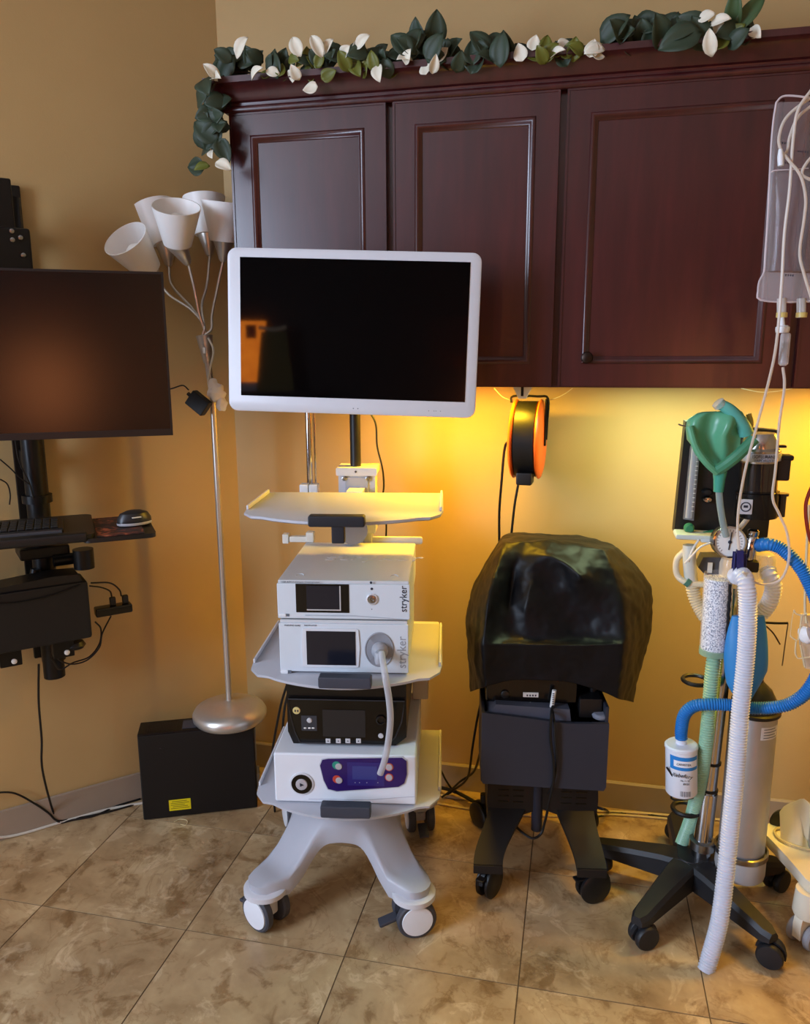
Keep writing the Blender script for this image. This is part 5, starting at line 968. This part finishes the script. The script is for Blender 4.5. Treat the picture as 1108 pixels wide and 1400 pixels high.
ivline(((1116, 140, 1.87), (1092, 160, 1.868), (1081, 185, 1.866), (1077, 205, 1.866), (1072, 214, 1.862)), 'short drip line behind the drip bag loop')
ivline(((1120, 205, 1.86), (1104, 222, 1.852), (1097, 238, 1.850), (1110, 246, 1.852), (1126, 250, 1.86)), 'crossing drip line at the right side of the drip bag')
tag(MB().lathe([(.0, 0), (.006, .002), (.0065, .02), (.004, .034), (0, .035)], 16, W(1068, 228, 1.85), (-.1, 0, 1)).build('line_clamp', wplast), 'white clamp on the drip line over the bag', 'clamp')
# lead holder hanging at the edge
eh = thing('lead_holder', 'white plastic lead holder hanging at the right edge', 'holder', W(1104, 912, 2.02)); o2 = eh.location.copy(); H_ = lambda px, py, Y=2.02: W(px, py, Y)-o2
MB().prism([(p.x, p.z) for p in [H_(*q) for q in ((1096, 840), (1116, 840), (1116, 900), (1108, 914), (1100, 912), (1094, 880))]], -.008, .008).build('holder_frame', clear('holder_film', (214, 206, 190), .45, .2), eh)
MB().lathe([(.0, -.012), (.014, -.012), (.018, 0), (.014, .012), (0, .014)], 20, H_(1102, 868, 2.0), (.6, -.6, .4), sx=.8, sy=1.3).build('connector', wplast, eh)
ivo = M('lead_ivory', (216, 200, 160), .4)
for pts in (((1086, 834), (1089, 839), (1096, 841), (1104, 839)), ((1081, 869), (1084, 872), (1090, 876)), ((1088, 894), (1092, 900), (1102, 899), (1110, 898)), ((1097, 841), (1094, 862), (1092, 875)), ((1095, 882), (1098, 898), (1101, 912)), ((1086, 834), (1083, 850), (1081, 869)), ((1089, 877), (1088, 886), (1088, 894))): MB().tube([H_(*q, 2.0) for q in pts], .002 if pts[0][0] != 1086 or len(pts) == 4 else .0008, 6, 5).build('lead_hook', ivo, eh)
cable('lead_wire', [W(*q) for q in ((1107, 690, 2.02), (1104, 740, 2.02), (1102, 790, 2.02), (1101, 830, 2.01), (1103, 852, 2.0))], .003, ivo, 'ivory lead wire above the hanging lead holder')
cable('red_cable', [W(*q) for q in ((1116, 655, 2.0), (1106, 676, 2.0), (1102, 695, 2.0), (1105, 725, 2.0), (1112, 745, 2.0), (1124, 752, 2.0))], .0042, M('red_cable', (130, 34, 16), .4), 'dark red cable loop at the right edge')

# ------------------------------------------------------------ cables on the floor along the wall
def fc(name, pts, r, mat, lb): return cable(name, [G(x, y, max(z, r)) for x, y, z in pts], r, mat, lb)
fc('wall_cable', [(585, 1084, 0), (620, 1090, 0), (680, 1099, 0), (760, 1107, 0), (850, 1110, 0), (930, 1116, 0), (1040, 1126, 0)], .005, M('beige_cable', (196, 176, 140), .5), 'thick beige cable along the baseboard, nearest the wall')
fc('wall_cable', [(585, 1096, 0), (630, 1104, 0), (690, 1113, 0), (770, 1116, 0), (840, 1114, 0), (920, 1120, 0)], .0045, MATS['beige_cable'], 'thick beige cable along the baseboard, farther from the wall')
fc('black_floor_cable', [(800, 1120, 0), (835, 1113, 0), (870, 1111, 0), (900, 1116, 0), (925, 1122, 0)], .0035, cblk, 'black floor cable between the covered console and the gas machine')
fc('black_floor_cable', [(600, 1076, .02), (622, 1082, .03), (645, 1094, .02), (665, 1106, .012)], .0065, cblk, 'thick black floor cable bundle left of the covered console')
cable('console_lead', [BF.w(p) for p in ((-.20, .05, .55), (-.225, .06, .42), (-.24, .08, .3))]+[G(640, 1062, .14), G(624, 1078, .05), G(612, 1086, .01)], .004, cblk, 'black lead sagging from the covered console to the floor, upper one')
cable('console_lead', [BF.w((-.215, .05, .30))]+[G(648, 1055, .16), G(630, 1068, .09), G(615, 1082, .03), G(604, 1090, .008)], .004, cblk, 'black lead sagging from the covered console to the floor, lower one')
cable('console_lead', [AF.w((.22, .24, .34)), G(604, 1055, .12), G(612, 1070, .06), G(622, 1084, .01)], .0035, cblk, 'black lead from the equipment cart to the cable bundle')
cable('console_lead', [BF.w((.02, -.12, .30))]+[BF.w(B(x, y, -.1)) for x, y in ((775, 1084), (795, 1092), (815, 1103), (828, 1107))]+[G(832, 1110, .006)], .0042, cblk, 'black lead under the bin reaching right to the floor')
tag(MB().tube([G(238, 1124, .003), G(246, 1120, .003), G(256, 1122, .003), (G(254, 1128, .003)), G(247, 1127, .003)], .0012, 5, 5).build('pale_loop', M('pale_mark', (224, 208, 160), .8)), 'small pale looped mark on the floor below the yellow sticker', 'string')  # thin pale tube curled on the floor as a small looped mark

# ------------------------------------------------------------ things behind the camera that show in the screens
shf = thing('wall_shelf', 'dark wooden wall shelf behind the viewer, mirrored in the monitor', 'shelf', (-1.2, YR+.001, 1.44)); MB().box((-.7, 0, -.03), (.7, .3, 0), .004).build('board', wood, shf)
for x in (-.55, .55): MB().prism([(0.002, -.03), (.22, -.03), (.002, -.2)], x-.01, x+.01, mat=Matrix(((0, 1, 0, 0), (1, 0, 0, 0), (0, 0, 1, 0), (0, 0, 0, 1)))).build('bracket', wood, shf)
al = thing('amber_lamp', 'glowing amber table lamp, mirrored at the left of the monitor', 'lamp', (-1.36, YR+.08, 1.44))
amb = M('amber_glow', (255, 120, 30), .5, var=.5, scale=9, emit=13); MB().box((-.15, -.07, .0), (.13, .07, .10), .01).build('lamp_foot', M('foot_silver', (190, 190, 196), .4), al); MB().prism([(-.16, .10), (.06, .10), (.17, .74), (-.16, .74)], -.05, .05).build('lamp_panel', amb, al); MB().box((-.04, .05, .56), (.07, .056, .70)).build('red_tag', M('red_tag', (150, 30, 24), .5), al)
ob_ = thing('olive_bag', 'olive paper bag with cream handle, mirrored in the monitor', 'bag', (-1.10, YR+.225, 1.44)); MB().prism([(-.2, .0), (.2, .0), (.13, .62), (-.13, .62)], -.06, .06).build('bag_body', M('olive_paper', (120, 108, 52), .7), ob_); MB().tube([(-.15, .07, .66), (-.08, .08, .65), (0, .08, .64), (.08, .08, .65), (.13, .07, .67)], .02, 8).build('handle', M('cream_handle', (236, 226, 196), .6), ob_)
sc2 = thing('paper_lamp', 'large warm paper-shade floor lamp behind the viewer', 'lamp', (1.26, -4.3, -.0)); MB().lathe([(.0, 0), (.16, 0), (.16, .02), (.02, .03), (0, .03)], 32).build('base', nickel, sc2); MB().cyl((0, 0, .03), (0, 0, .95), .012).build('pole', nickel, sc2)
MB().lathe([(.20, .90), (.26, .96), (.28, 1.25), (.26, 1.54), (.20, 1.60)], 36, cap=False).build('paper_shade', M('warm_glow', (255, 150, 88), .5, emit=9), sc2)
